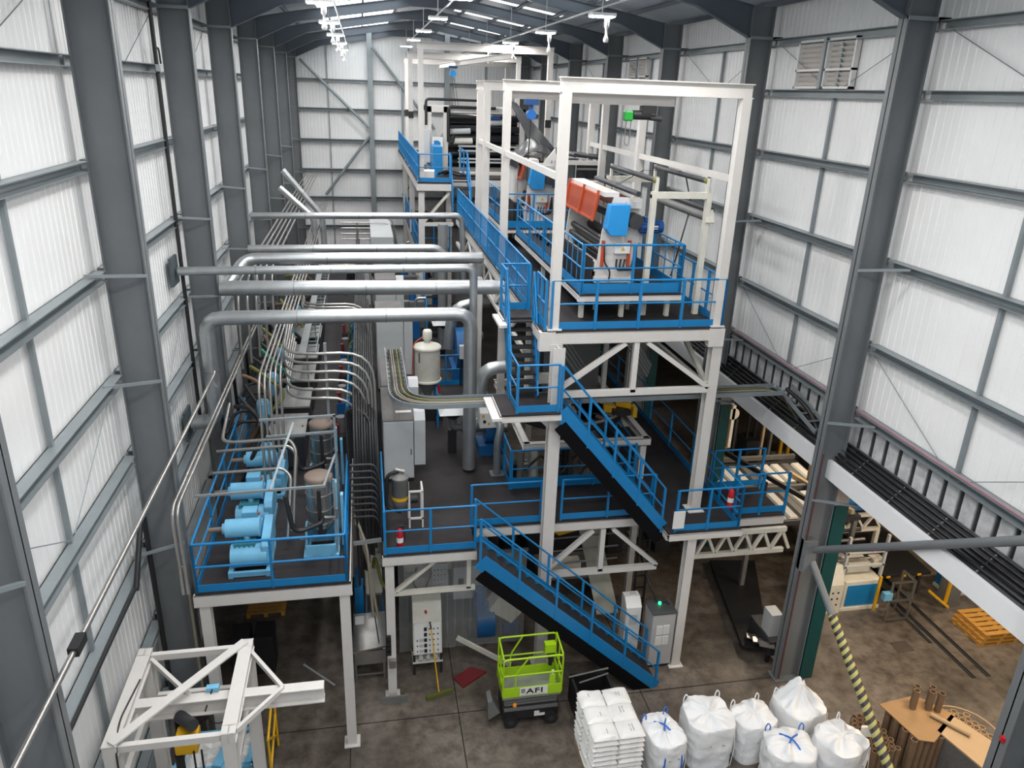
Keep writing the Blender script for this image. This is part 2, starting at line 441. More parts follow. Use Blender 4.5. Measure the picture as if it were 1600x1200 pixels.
def stair(label, p0, d, run, drop, width, n, side, rails=(1, 1), group=None, name='staircase', rail_ext=0.0, treadm=None, drops=0.36, skirt=0):
    """p0 top centre, d unit horizontal direction of descent, side unit across"""
    t = thing(name, label, 'stairs', (p0[0]+d[0]*run, p0[1]+d[1]*run, p0[2]-drop))
    D = Vector((d[0], d[1], 0)); Sd = Vector((side[0], side[1], 0)); P = Vector(p0)
    Q = P + D*run - Vector((0, 0, drop))
    for s in (-1, 1):
        a, b = P + Sd*(s*width/2), Q + Sd*(s*width/2)
        MB().beam(a, b, 0.03, drops, up=(0, 0, 1)).build('stringer', BLUE, t)
        if skirt and s == skirt:
            MB().beam(a + Vector((0, 0, -.33)), b + Vector((0, 0, -.33)), 0.05, 0.3, up=(0, 0, 1)).build('black_skirt', MATTBLACK, t)
    for i in range(n):
        c = P + (Q-P)*((i+.5)/n)
        mb = MB(); a = c - Sd*(width/2-.02) + Vector((0, 0, .03)); b = c + Sd*(width/2-.02) + Vector((0, 0, .03))
        mb.beam(a, b, 0.24, 0.035, up=(0, 0, 1)); mb.build('tread', BLACKM, t)
    for s, on in zip((-1, 1), rails):
        if not on: continue
        g = MB().tube([P + Sd*(s*width/2) + Vector((0, 0, 1.05)), Q + Sd*(s*width/2) + Vector((0, 0, 1.05))], .024, 8).build('hand_rail', BLUE, t)
        MB().tube([P + Sd*(s*width/2) + Vector((0, 0, .55)), Q + Sd*(s*width/2) + Vector((0, 0, .55))], .02, 8).build('knee_rail', BLUE, t)
        k = max(2, round(math.hypot(run, drop)/1.15))
        for i in range(k+1):
            p = P + (Q-P)*(i/k) + Sd*(s*width/2)
            shared(('spost',), lambda: MB().box(-.026, .026, -.026, .026, -.12, 1.05), 'post', BLUE, t, p)
    return t

# ---------------- left pump deck
ZL = 4.28
t = platform('pump_deck', 'long dark deck at the left wall carrying the sky blue pumps', ZL, [(-3.45, -0.55, 13.05, 44.0)],
    [(-0.66, 13.17), (-3.32, 13.17), (-0.66, 19.5), (-3.32, 19.5), (-0.66, 26), (-3.32, 26), (-0.66, 33), (-0.66, 40)], 0.26,
    [((-3.5, 13.08), (-0.5, 13.08)), ((-0.56, 13.05), (-0.56, 44)), ((-3.42, 44), (-3.42, 13.05))])
rail('blue guard rail across the front of the left pump deck', [(-3.42, 13.08, ZL), (-0.6, 13.08, ZL)], sq=False, step=1.4, r=.028)
rail('blue guard rail along the right edge of the left pump deck', [(-0.6, 13.08, ZL), (-0.6, 16.6, ZL)], sq=False, step=1.75, r=.028, toe=.1)
rail('blue guard rail between left pump deck and grey columns', [(-3.42, 13.08, ZL), (-3.42, 20.4, ZL)], sq=False, step=1.8, r=.028)
rail('short blue rail beside the black cable bundle on the left deck', [(-0.62, 18.6, ZL), (-0.62, 21.8, ZL), (-0.05, 21.8, ZL)], step=1.6, toe=0, h=1.5)

# ---------------- central process deck
ZC = 4.0
t = platform('process_deck', 'dark lower deck in the middle with grey cabinets and silver ducts', ZC,
    [(0.16, 2.18, 14.3, 15.2), (0.16, 3.45, 15.2, 45.0), (3.45, 6.72, 15.2, 16.9)],
    [(0.27, 14.42), (0.3, 20), (3.3, 20), (0.3, 26), (3.3, 26), (0.3, 33), (3.3, 33), (0.3, 40), (3.3, 40)], 0.22,
    [((0.12, 14.33), (2.2, 14.33)), ((2.3, 15.22), (6.7, 15.22)), ((0.19, 45), (0.19, 14.3)), ((3.43, 17), (3.43, 45))])
truss(t, 3.95, 6.9, 15.22, 3.7, 2.5)
MB().beam((0.35, 14.5, 2.85), (2.2, 14.5, 2.85), .1, .1).build('bottom_chord', CREAM, t)
MB().beam((0.4, 14.5, 2.9), (1.35, 14.5, 3.7), .08, .1, up=(0, 1, 0)).build('diagonal_brace', CREAM, t)
MB().beam((2.05, 14.5, 2.85), (2.05, 14.5, 3.7), .1, .1, up=(0, 1, 0)).build('strut', CREAM, t)
rail('blue guard rail at the front of the middle deck beside the loader vacuum', [(0.19, 17.2, ZC), (0.19, 14.33, ZC), (2.16, 14.33, ZC)], step=1.0)
rail('blue guard rail above the white truss, front of cross walkway', [(2.2, 15.25, ZC), (3.85, 15.25, ZC)], step=1.65)
rail('blue guard rail of the cross walkway right of the tall white post', [(4.35, 15.25, ZC), (6.65, 15.25, ZC)], step=1.15)
rail('blue guard rail behind the cross walkway below the black ring', [(3.45, 16.88, ZC), (6.72, 16.88, ZC)], step=1.1, toe=.3)
rail('blue guard rail along the right side of the middle deck by the blower', [(3.42, 16.9, ZC), (3.42, 23.0, ZC)], step=0.9)
rail('blue guard rail at the hopper opening of the middle deck', [(1.9, 24.4, ZC), (3.2, 24.4, ZC)], step=0.65)
rail('blue guard rail beyond the white hopper, sloping back from it', [(1.95, 20.9, ZC), (1.95, 24.3, ZC)], step=1.1)

# ---------------- right walkway on the lower level and the bridge to the annex
t = platform('side_walkway', 'dark walkway with red extinguisher at the foot of the upper stairs', ZC,
    [(6.72, 8.55, 14.35, 27.0)], [(7.38, 14.5), (7.4, 20.5), (8.4, 20.5), (8.4, 26)], 0.16, [((6.75, 14.36), (8.6, 14.36)), ((6.74, 27), (6.74, 14.36)), ((8.54, 14.35), (8.54, 27))], lw=.22)
o = leg(t, 7.77, 15.34, ZC, 8.45, .24, name='post')
truss(t, 4.3, 7.3, 14.6, 3.6, 2.62) if False else None
rail('blue guard rail at the front of the right walkway before the white post', [(6.9, 14.4, ZC), (8.5, 14.4, ZC)], step=0.8)
rail('blue guard rail on the outer edge of the right walkway beside the extinguisher', [(8.5, 14.4, ZC), (8.5, 16.6, ZC)], step=1.1, mids=(.3, .6))
rail('long blue guard rail on the right walkway toward the teal columns', [(8.5, 17.2, ZC), (8.5, 27, ZC)], step=1.6)
rail('blue guard rail between black ring and right walkway', [(6.75, 16.9, ZC), (6.75, 27, ZC)], step=1.6)
t = platform('annex_bridge', 'narrow bridge with lattice girder running into the grey right column', ZC-.05,
    [(8.6, 10.0, 14.9, 16.3)], (), .2, [((8.6, 14.92), (10.0, 14.92))])
GY = 14.86
for zz, w in ((3.55, .12), (2.95, .12)): MB().beam((7.6, GY, zz), (10.1, GY, zz), .1, w).build('lattice_chord', CREAM, t)
for i in range(5):
    x = 7.75+i*.5
    MB().beam((x, GY, 2.98), (x+.25, GY, 3.52), .07, .08, up=(0, 1, 0)).build('lattice_bar', CREAM, t)
    MB().beam((x+.25, GY, 3.52), (x+.5, GY, 2.98), .07, .08, up=(0, 1, 0)).build('lattice_bar', CREAM, t)
rail('blue guard rail of the annex bridge, nearer of its two', [(8.65, 14.95, ZC), (10.0, 14.95, ZC)], step=.8)
rail('blue guard rail of the annex bridge, farther of its two', [(8.65, 16.3, ZC), (10.05, 16.3, ZC)], step=.8)

# ---------------- upper deck with walkway strip and raised platform
ZU = 8.75
t = platform('upper_deck', 'highest front deck carrying the orange guarded machine', ZU, [(3.66, 7.8, 15.2, 31.0)], (), .26,
    [((3.62, 15.22), (7.84, 15.22)), ((3.68, 31), (3.68, 15.2)), ((7.79, 15.2), (7.79, 31))])
MB().box(3.6, 3.95, 15.15, 15.35, 8.3, 8.72).build('corner_gusset', WHITE, t)
MB().box(7.5, 7.86, 15.15, 15.35, 8.3, 8.72).build('corner_gusset', WHITE, t)
truss(t, 4.0, 7.65, 15.24, 8.44, 7.25)
leg(t, 3.98, 15.02, 0, 8.45, .27)
for (lx, ly, z0) in ((3.75, 20.5, ZC), (7.7, 20.5, ZC), (3.75, 26, ZC), (7.7, 26, ZC), (5.9, 26, 0), (3.2, 21.5, ZC)): leg(t, lx, ly, z0, ZU-.3, .2)
for a in range(5):   # lattice girder under the walkway edge
    y = 17.6+a*2.4
    MB().beam((3.66, y, 8.42), (3.66, y+1.2, 7.75), .07, .09).build('lattice_bar', WHITE, t)
    MB().beam((3.66, y+1.2, 7.75), (3.66, y+2.4, 8.42), .07, .09).build('lattice_bar', WHITE, t)
    MB().beam((3.66, y+1.2, 7.75), (3.66, y+1.2, 8.42), .07, .09).build('lattice_bar', WHITE, t)
MB().beam((3.66, 16.9, 7.7), (3.66, 30.8, 7.7), .1, .12).build('lattice_chord', WHITE, t)
for z in (7.3,):   # side bracing toward the right wall
    MB().beam((7.7, 15.3, 7.25), (7.7, 20.5, 7.25), .1, .12).build('bottom_chord', CREAM, t)
    MB().beam((7.7, 15.4, 7.3), (7.7, 17.9, 8.4), .1, .1).build('diagonal_brace', CREAM, t)
    MB().beam((7.7, 20.4, 7.3), (7.7, 18.0, 8.4), .1, .1).build('diagonal_brace', CREAM, t)
rail('blue guard rail across the front of the highest deck', [(3.85, 15.24, ZU), (7.78, 15.24, ZU)], step=.95)
rail('blue guard rail at the right edge of the highest front deck', [(7.78, 15.24, ZU), (7.78, 17.9, ZU)], step=.9)
rail('short blue guard rail at the stair head of the highest deck', [(3.72, 16.1, ZU), (3.72, 15.24, ZU)], step=.45, toe=.2)
rail('long blue guard rail with many balusters along the upper walkway', [(3.70, 16.85, ZU), (3.70, 31.0, ZU)], bal=.17, step=1.5)
# raised platform around the machine
ZR = 9.4
t = platform('raised_platform', 'raised blue-edged platform around the orange guarded machine', ZR, [(4.6, 6.95, 15.75, 16.7), (4.6, 5.15, 16.7, 23.3), (6.35, 6.95, 16.7, 21.5)], (), .12,
    [((4.56, 15.78), (6.98, 15.78)), ((4.62, 23.3), (4.62, 15.75))])
for (lx, ly) in ((4.75, 16.1), (6.8, 16.1), (4.75, 20), (6.8, 20), (5.7, 16.1)): leg(t, lx, ly, ZU, ZR-.17, .1, False, CREAM)
rail('blue guard rail at the front of the raised machine platform', [(4.64, 15.78, ZR), (6.93, 15.78, ZR)], step=1.1, toe=.22)
rail('blue guard rail with balusters on the walkway side of the raised platform', [(4.62, 15.78, ZR), (4.62, 23.2, ZR)], bal=.42, step=1.9, toe=.2)
rail('blue guard rail along the right side of the raised machine platform', [(6.93, 15.78, ZR), (6.93, 19.4, ZR)], bal=.5, step=1.8, toe=.2)
rail('high blue guard frame at the far end of the raised platform', [(6.35, 19.4, ZR), (6.93, 19.4, ZR)], step=.6, h=1.4)
# second raised platform further along the walkway
t = platform('raised_platform', 'second raised platform, farther along the walkway by the grey film roll', ZR, [(4.4, 7.2, 24.3, 25.2), (4.4, 5.0, 25.2, 30.0)], (), .12, [((4.36, 24.33), (7.2, 24.33)), ((4.42, 30), (4.42, 24.3))])
for (lx, ly) in ((4.55, 24.6), (7.0, 24.6), (4.55, 29)): leg(t, lx, ly, ZU, ZR-.17, .1, False, CREAM)
rail('blue guard rail at the front of the second raised platform', [(4.44, 24.33, ZR), (7.2, 24.33, ZR)], step=.9, toe=.22)
rail('blue guard rail with balusters beside the second raised platform', [(4.42, 24.33, ZR), (4.42, 30, ZR)], bal=.45, step=1.9, toe=.2)

# ---------------- stair landings and stairs
t = platform('upper_landing', 'small landing beside the upper walkway at the top of the black stairs', ZU, [(3.02, 3.66, 16.25, 16.95)], (), .1, [((3.03, 16.95), (3.03, 16.25))])
MB().box(2.85, 3.08, 15.95, 16.9, 8.6, 8.66).build('side_plate', WHITE, t)
rail('blue guard rail around the small landing at the stair head', [(3.05, 16.3, ZU), (3.05, 16.93, ZU), (3.68, 16.93, ZU)], step=.66)
t = platform('stair_landing', 'half landing on white frame between the two blue staircases', 7.1, [(2.72, 4.0, 14.55, 15.75)], (), .12, [((2.70, 14.57), (4.02, 14.57)), ((2.73, 15.75), (2.73, 14.55))])
MB().box(2.5, 2.72, 14.5, 15.75, 6.98, 7.04).build('side_plate', WHITE, t)
MB().prism([(3.6, 7.0-.2), (4.1, 6.85), (4.1, 6.3)], 'y', 14.95, 15.05).build('bracket', WHITE, t)
rail('blue guard rail around the half landing', [(3.05, 15.7, 7.1), (3.05, 14.62, 7.1), (3.95, 14.62, 7.1)], step=.9)
stair('steep black-treaded staircase from the upper walkway to the half landing', (3.36, 16.25, ZU), (0, -1), 0.75, 1.62, 0.62, 9, (1, 0))
stair('blue staircase from half landing down to the right walkway', (4.02, 15.0, 7.1), (1, 0), 2.62, 3.1, 0.78, 14, (0, 1), skirt=-1)
stair('lowest blue staircase running down to the floor by the grey cabinets', (2.2, 14.2, ZC+.02), (1, 0), 4.4, 4.0, 0.86, 19, (0, 1), skirt=-1)
for (xa, za, xb, zb, y, lab) in ((2.3, 3.6, 6.3, -.0, 13.95, 'lower'), (4.1, 6.75, 6.5, 3.9, 15.0, 'upper')): pass

# ---------------- far high deck
ZF = 10.0
t = platform('far_deck', 'highest far deck with the black film winder', ZF, [(2.15, 3.5, 31.6, 49.0), (3.5, 7.6, 33.2, 49.0)], (), .3,
    [((2.1, 31.62), (3.5, 31.62)), ((2.17, 49), (2.17, 31.6)), ((3.5, 33.22), (7.6, 33.22))])
for (lx, ly) in ((2.3, 31.8), (3.6, 33.4), (7.5, 33.4), (2.3, 38), (2.3, 44), (7.5, 40)): leg(t, lx, ly, ZC if lx < 3.4 else 0, ZF-.35, .24)
MB().beam((2.3, 31.75, 8.3), (3.6, 31.75, 8.3), .12, .14).build('bottom_chord', CREAM, t)
MB().beam((2.4, 31.75, 8.4), (3.45, 31.75, 9.6), .1, .12, up=(0, 1, 0)).build('diagonal_brace', CREAM, t)
rail('blue guard rail with balusters along the left edge of the far high deck', [(2.2, 48.8, ZF), (2.2, 31.66, ZF)], bal=.3, step=1.7)
rail('blue guard rail at the front of the far high deck', [(2.2, 31.66, ZF), (3.5, 31.66, ZF)], step=.65)
rail('blue guard rail beside the short steps of the far high deck', [(4.35, 33.25, ZF), (4.35, 35.5, ZF)], step=1.1)
stair('short steps between the upper walkway and the far high deck', (3.95, 32.9, ZF), (0, -1), 1.3, 1.25, .75, 5, (1, 0))

# ---------------- lower blue level seen below the far deck
t = platform('far_gallery', 'blue mid height gallery below the far high deck', 6.9, [(2.2, 3.6, 33.0, 45.0)], (), .3, [((2.2, 33.05), (3.6, 33.05)), ((2.22, 45), (2.22, 33))])
rail('blue guard rail at the front of the far mid gallery', [(2.25, 33.1, 6.9), (3.6, 33.1, 6.9)], step=.7)
rail('blue guard rail with balusters along the left of the far mid gallery', [(2.25, 45, 6.9), (2.25, 33.1, 6.9)], bal=.5, step=2)
stair('blue stairs descending from the far mid gallery to the middle deck', (2.75, 33.0, 6.9), (0, -1), 3.2, 2.9, .8, 10, (1, 0))

# ---------------- white portal gantries over the decks
def gantry(y, x0, x1, z0, z1, label, w=.2, rails=False):
    t = thing('portal_gantry', label, 'gantry', (x0, y, z0), 'white portal gantries')
    for x in (x0, x1):
        o = MB().box(x-w/2, x+w/2, y-w/2, y+w/2, z0+.02, z1-.28).build('post', WHITE, t)
        MB().box(x-w*.8, x+w*.8, y-w*.8, y+w*.8, z0+.001, z0+.03).build('base_plate', WHITE, o)
    MB().ibeam((x0-w/2-.03, y, z1-.14), (x1+w/2+.03, y, z1-.14), .2, .28).build('cross_beam', WHITE, t)
    return t
for k, y in enumerate((15.32, 21.3, 24.8, 26.3)):
    gantry(y, 3.92 if k == 0 else 3.85, 7.68, ZU, 13.82, 'white portal gantry, %s from the front on the orange machine deck' % ORD[k])
for k, (y, z1) in enumerate(((31.9, 15.2), (38.5, 15.1), (41.5, 14.95))):
    gantry(y, 2.32, 7.45, ZF, z1, 'tall white portal gantry over the far high deck, %s from the front' % ORD[k], .2)
for (x, lab) in ((3.85, 'left'), (7.68, 'right')):
    t = tag(MB().beam((x, 15.43, 11.95), (x, 26.2, 11.95), .08, .14).build('tie_beam', WHITE), 'long white tie beam linking the %s posts of the front gantries' % lab, 'beam', 'tie beams between gantry posts')
tag(MB().ibeam((3.9, 15.53, 13.44), (6.25, 15.53, 13.44), .14, .2).build('hoist_runway', WHITE), 'white hoist runway beam behind the front gantry, green hoist on it', 'beam')
tag(MB().ibeam((3.85, 21.5, 13.44), (7.6, 21.5, 13.44), .14, .2).build('hoist_runway', WHITE), 'white hoist runway beam behind the second gantry, blue hoist on it', 'beam')
tag(MB().ibeam((3.9, 40.8, 14.6), (6.0, 31.9, 14.86), .15, .22).build('hoist_runway', WHITE), 'white slanting hoist beam under the tall far gantry', 'beam')
# ================================================================== pump deck equipment
def pump(x, y, label):
    t = thing('vacuum_pump', label, 'pump', (x, y, ZL), 'sky blue vacuum pumps')
    z = ZL
    mb = MB()
    for sx in (-.36, .36): mb.beam((x+sx, y-.55, z+.07), (x+sx, y+.62, z+.07), .09, .13)
    for sy in (-.5, .58): mb.beam((x-.36, y+sy, z+.07), (x+.36, y+sy, z+.07), .07, .1)
    mb.build('skid', SKYB, t)
    mb = MB(); mb.cyl((x-.36, y-.22, z+.33), (x+.34, y-.22, z+.33), .24, n=24); mb.build('lower_silencer', SKYB, t)
    mb = MB(); mb.box(x-.26, x+.12, y-.28, y+.1, z+.42, z+.62)
    for k in range(5): mb.box(x-.28+k*.09, x-.25+k*.09, y-.31, y+.13, z+.40, z+.64)
    b = mb.build('blower_body', mat('teal_blower', (0.05, 0.24, 0.30), .45, grime=.4), t)
    MB().cyl((x-.06, y-.08, z+.6), (x-.06, y-.08, z+.72), .07, n=12).build('outlet', SKYB, b)
    mb = MB(); mb.cyl((x-.46, y+.0, z+.83), (x+.18, y+.0, z+.83), .19, n=28); mb.cyl((x-.52, y+.0, z+.83), (x-.46, y+.0, z+.83), .11, n=20); mb.cyl((x+.18, y+.0, z+.83), (x+.21, y+.0, z+.83), .205, n=24)
    s = mb.build('upper_silencer', SKYB, t)
    MB().tube([(x-.52, y+.0, z+.83), (x-.8, y+.0, z+.82)], .05, 10).build('inlet_pipe', BROWN, s)
    mb = MB(); mb.prism([(y-.40, z+.22), (y-.40, z+.6), (y-.3, z+.72), (y+.42, z+.86), (y+.56, z+.76), (y+.56, z+.3)], 'x', x+.24, x+.42)
    mb.build('belt_guard', SKYB, t, bevel=.02)
    mb = MB(); mb.cyl((x-.18, y+.45, z+.56), (x+.2, y+.45, z+.56), .19, n=20)
    for k in range(9):
        a = k*.7; mb.box(x-.16, x+.12, y+.45+.19*math.cos(a)-.012, y+.45+.22*math.cos(a)+.012, z+.56+.19*math.sin(a)-.012, z+.56+.22*math.sin(a)+.012)
    m = mb.build('motor', SKYB, t)
    MB().box(x-.2, x+.1, y+.34, y+.62, z+.76, z+.98).build('terminal_box', SKYB, m, bevel=.015)
    MB().cyl((x+.10, y+.5, z+.86), (x+.14, y+.5, z+.86), .03, n=10).build('red_switch', ORANGE, m)
    MB().box(x-.3, x+.3, y+.3, y+.6, z+.13, z+.38).build('motor_mount', SKYB, t)
for k, (px, py) in enumerate(((-2.5, 14.0), (-2.62, 15.55), (-2.5, 17.1))):
    pump(px, py, 'sky blue vacuum pump, %s from the front edge of the pump deck' % ORD[k])
def vessel(x, y, label):
    t = thing('filter_vessel', label, 'filter vessel', (x, y, ZL), 'steel filter vessels with rusty lids')
    z = ZL; mb = MB()
    for sx in (-.3, .3):
        mb.beam((x+sx, y-.4, z+.05), (x+sx, y+.35, z+.05), .12, .1)
        mb.prism([(y-.3, z+.1), (y+.28, z+.1), (y+.15, z+.62), (y-.12, z+.62)], 'x', x+sx-.02, x+sx+.02)
    mb.beam((x-.3, y-.36, z+.18), (x+.3, y-.36, z+.18), .06, .3); mb.beam((x-.3, y+.28, z+.3), (x+.3, y+.28, z+.3), .06, .5)
    mb.build('stand', SKYB, t)
    MB().lathe((x, y, z), [(.06, .35), (.25, .62), (.265, .64), (.265, 1.70)], 28).build('shell', STAINL, t)
    mb = MB()
    for zz in (.75, 1.05, 1.4): mb.ring((x, y, z+zz), .27, .012, 28, m=6)
    mb.build('clamp_band', CHROME, t)
    MB().lathe((x, y, z), [(.285, 1.70), (.285, 1.76), (.25, 1.79), (.03, 1.80)], 28).build('lid', BROWN, t)
    MB().box(x-.03, x+.05, y-.31, y-.26, z+.6, z+1.55).build('gauge_strip', BLACKM, t)
    MB().tube(fillet([(x+.05, y-.27, z+.9), (x+.05, y-.42, z+.9), (x-.5, y-.55, z+.75), (x-.62, y-.5, z+1.6)], .25), .05, 10).build('black_hose', BLACK, t)
    mb = MB(); mb.tube([(x+.1, y-.3, z+.95), (x+.34, y-.32, z+.95), (x+.34, y-.32, z+1.15)], .035, 8); mb.cyl((x-.4, y-.42, z+.55), (x-.05, y-.4, z+.58), .035, n=8); mb.build('steel_fitting', CHROME, t)
    for k in range(2): MB().box(x+.3+.12*k, x+.36+.12*k, y-.05, y+.1, z+.1, z+1.6-.3*k).build('blue_upright', SKYB, t)
vessel(-1.12, 14.3, 'steel filter vessel with rusty lid, the nearer one by the blue corner rail')
vessel(-1.19, 17.0, 'steel filter vessel with rusty lid, the farther one behind its twin')
for k, y in enumerate((18.0, 19.9, 21.9, 24.0, 26.2, 28.6)):
    t = thing('control_cabinet', 'low grey steel cabinet, %s in the row behind the blue pumps' % ORD[k], 'cabinet', (-2.1, y, ZL), 'low grey cabinets on the pump deck')
    MB().box(-2.55, -1.7, y, y+1.35, ZL+.12, ZL+.95).build('body', DARKM, t)
    MB().box(-2.6, -1.66, y-.03, y+1.4, ZL+.95, ZL+1.0).build('cover', mat('dusty_grey_cover', (.25, .25, .24), .55, grime=.5), t)
    MB().box(-1.78, -1.74, y+.5, y+.6, ZL+1.0, ZL+1.01).build('latch', BLACK, t)
    MB().box(-2.5, -1.75, y+.05, y+1.3, ZL+.001, ZL+.12).build('plinth', BLACKM, t)
# sky blue control valves along the cable side
for k, (x, y) in enumerate(((-2.75, 19.0), (-2.72, 21.0), (-2.7, 23.2), (-2.65, 25.6), (-2.6, 28.2))):
    t = thing('valve_actuator', 'sky blue valve actuator with black hoses, %s along the left cable tray' % ORD[k], 'valve', (x, y, ZL), 'sky blue valve actuators')
    MB().cyl((x, y, ZL+.9), (x, y, ZL+1.5), .17, .17, 16).build('actuator_body', SKYB, t)
    MB().lathe((x, y, ZL+1.5), [(.17, 0), (.13, .08), (.02, .1)], 16).build('actuator_cap', SKYB, t)
    MB().box(x-.06, x+.06, y-.06, y+.06, ZL+.001, ZL+.9).build('pedestal', MIDM, t)
    for s in (0, 1):
        MB().tube(fillet([(x-.15, y-.02, ZL+1.3-.3*s), (x-.7, y-.1, ZL+1.35-.3*s), (x-.95, y-.4, ZL+.7-.2*s), (x-.9, y-.8, ZL+1.8)], .3), .045, 8).build('black_hose', BLACK, t)

# ---------------- conduits and pipe bundles
def conduit(label, pts, R, r, m, group, n=8, name='conduit'):
    return tag(MB().tube(fillet(pts, R), r, n).build(name, m), label, 'pipe', group)
for i in range(5):
    x = -2.42+i*.10
    conduit('steel conduit of the middle run over the pump deck, %s from the grey columns' % ORD[i], [(x, 44, 7.45), (x, 16.3+.15*i, 7.45), (x, 16.0+.15*i, 5.32 if i > 1 else 4.29)], .5, .030, CHROME, 'middle overhead conduit run')
for i in range(5):
    x = -3.38+i*.165
    conduit('steel conduit of the high wall run, %s from the grey columns' % ORD[i], [(x, 48, 8.5), (x, 20.6+.5*i, 8.5), (x+.02, 20.2+.5*i, 6.3)], .8, .034, CHROME, 'high wall conduit run')
for i in range(2):
    conduit('bright conduit pair below the duct elbow, %s of the two from the wall' % ORD[i], [(-3.44+.08*i, 25, 6.6), (-3.44+.08*i, 12.25, 6.6), (-3.42+.08*i, 12.2, 4.9)], .28, .032, CHROME, 'conduit pair beside the pumps')
for i in range(6):
    z = 7.75-.22*i
    conduit('steel conduit bending across the aisle, %s from the top of six' % ORD[i], [(-2.02, 19.5+.3*i, z+.1), (-1.95, 17.0, z), (.09-.075*i, 17.0, z+.02), (.09-.075*i, 16.9, 4.4)], .75, .036, CHROME, 'six conduits across the aisle')
for i in range(3):
    y = 22.5+i*.35
    conduit('bright conduit crossing the aisle under the silver ducts, %s of the three near ones' % ORD[i], [(-2.0, y+1.2, 7.2), (-1.9, y, 7.25), (-.05, y, 7.25), (.05, y-.1, 5.0)], .6, .034, CHROME, 'conduits under the ducts')
for i in range(4):
    y = 31+i*.3
    conduit('bright conduit crossing the aisle in the far group, %s from the front' % ORD[i], [(-1.7, y, 6.9-.12*i), (.1, y, 6.9-.12*i), (.25, y-.4, 5.2)], .5, .034, CHROME, 'far conduits over the aisle')
for i in range(5):
    y = 40+i*.2
    conduit('thin conduit crossing before the end wall, %s from the top' % ORD[i], [(-1.2, y, 7.3-.32*i), (1.4, y, 7.3-.32*i), (1.75, y-.4, 5.0)], .6, .034, CHROME, 'thin conduits near the end wall')
conduit('thick bright conduit above the pumps, topmost on the strut frame', [(-3.2, 17, 6.6), (-3.1, 15.2, 6.45), (-1.75, 15.2, 6.5), (-1.6, 15.1, 6.3), (-1.70, 14.5, 4.8)], .3, .036, CHROME, None)
conduit('bright conduit above the second pump bending down at the vessels', [(-3.3, 15.0, 5.86), (-1.9, 15.0, 5.9), (-1.72, 14.9, 5.75), (-1.82, 14.3, 4.6)], .16, .036, CHROME, None)
conduit('bright conduit above the first and second pump, doubled beside its neighbour', [(-3.28, 15.5, 6.12), (-1.78, 15.5, 6.18), (-1.62, 15.4, 6.0), (-1.76, 14.6, 4.6)], .16, .036, CHROME, None)
t = thing('strut_support', 'grey perforated strut frame holding conduits above the blue pumps', 'frame', (-.8, 15, ZL))
for (a, b, nm) in (((-.78, 15.1, ZL+.002), (-.78, 15.1, 7.05), 'post'), ((-2.3, 15.1, 6.98), (-.76, 15.1, 7.02), 'top_arm'), ((-2.2, 15.2, 6.55), (-.78, 15.2, 6.6), 'arm'), ((-3.4, 13.7, 6.05), (-.95, 13.7, 6.12), 'front_arm'), ((-.80, 15.1, 6.1), (-.98, 13.7, 6.1), 'side_arm'), ((-1.62, 15.1, 6.9), (-2.0, 13.7, 6.1), 'sloping_arm'), ((-.80, 14.0, ZL+.002), (-.80, 14.0, 6.1), 'post')):
    MB().beam(a, b, .045, .045, up=(0, 1, 0)).build(nm, GIRT, t)
t = thing('strut_post', 'grey upright strut carrying the six aisle conduits', 'post', (-1.0, 17.05, ZL))
MB().beam((-1.0, 17.06, ZL+.002), (-1.0, 17.06, 8.0), .06, .05, up=(0, 1, 0)).build('upright', GIRT, t)
# black cable bundle dropping between the decks
for i in range(9):
    x = -.40+.058*i; y = 15.3+.12*(i % 3)+.05*i
    conduit('black cable dropping between the two decks, %s from the pump deck' % ORD[i], [(x, 40-2*i, 7.0-.05*i), (x, y+1.5, 7.0-.08*i), (x, y, 6.2), (x, y-.2, 2.7+.1*i)], .8, .028, BLACK if i % 3 else BLACKM, 'black cables between the decks')
for i in range(7):
    z0 = 6.6-.1*i
    conduit('thick black cable looping over the aisle edge, %s of the nearest tangle' % ORD[i], [(-.55+.03*i, 16.2+.25*i, 5.2), (-.6+.04*i, 16.6+.2*i, z0), (-.05, 16.3+.15*i, z0-.1-.1*i), (.02+.015*i, 15.6+.1*i, 4.4)], .6, .036, BLACK, 'near tangle of black cables')
for i in range(6):
    conduit('thick black cable looping before the end wall, %s of the far tangle' % ORD[i], [(-.9+.1*i, 33+.3*i, 5.0), (-.7+.05*i, 33+.3*i, 6.9-.12*i), (.3, 33+.2*i, 6.5-.15*i), (.5, 32, 5.0)], .9, .05, BLACK, 'far tangle of black cables')
for i in range(9):
    z = 5.9-.16*i
    conduit('horizontal black rubber cable between the decks, %s from the top' % ORD[i], [(-.5, 14.95, z), (.02, 14.95, z), (.12, 14.9, z-.25), (.13, 14.85, z-.6)], .12, .03, BLACKM, 'horizontal cables between the decks')
for i in range(2):
    conduit('tan conduit leaving the deck gap low down, %s of two' % ORD[i], [(-.45, 15.4+.2*i, 4.4-.3*i), (-.2, 14.7, 4.0-.3*i), (-.12+.1*i, 14.6, 2.2)], .3, .035, CABLET, 'tan conduits in the deck gap')
for i in range(2):   # pale timber uprights in the gap
    t = thing('timber_post', 'pale post in the gap between decks, %s' % ('nearer' if i == 0 else 'farther'), 'post', (-.42, 17.5+1.4*i, 0))
    MB().beam((-.42, 17.5+1.4*i, .002), (-.42, 17.5+1.4*i, 3.6), .13, .1, up=(0, 1, 0)).build('upright', WOODG, t)
    MB().beam((-.1, 17.8+1.4*i, .002), (-.1, 17.8+1.4*i, 3.7), .12, .1, up=(0, 1, 0)).build('upright', CREAM, t)
t = thing('cable_bracket', 'galvanised bracket bar bridging the gap between the two decks', 'bracket', (-.5, 14.6, 3.95))
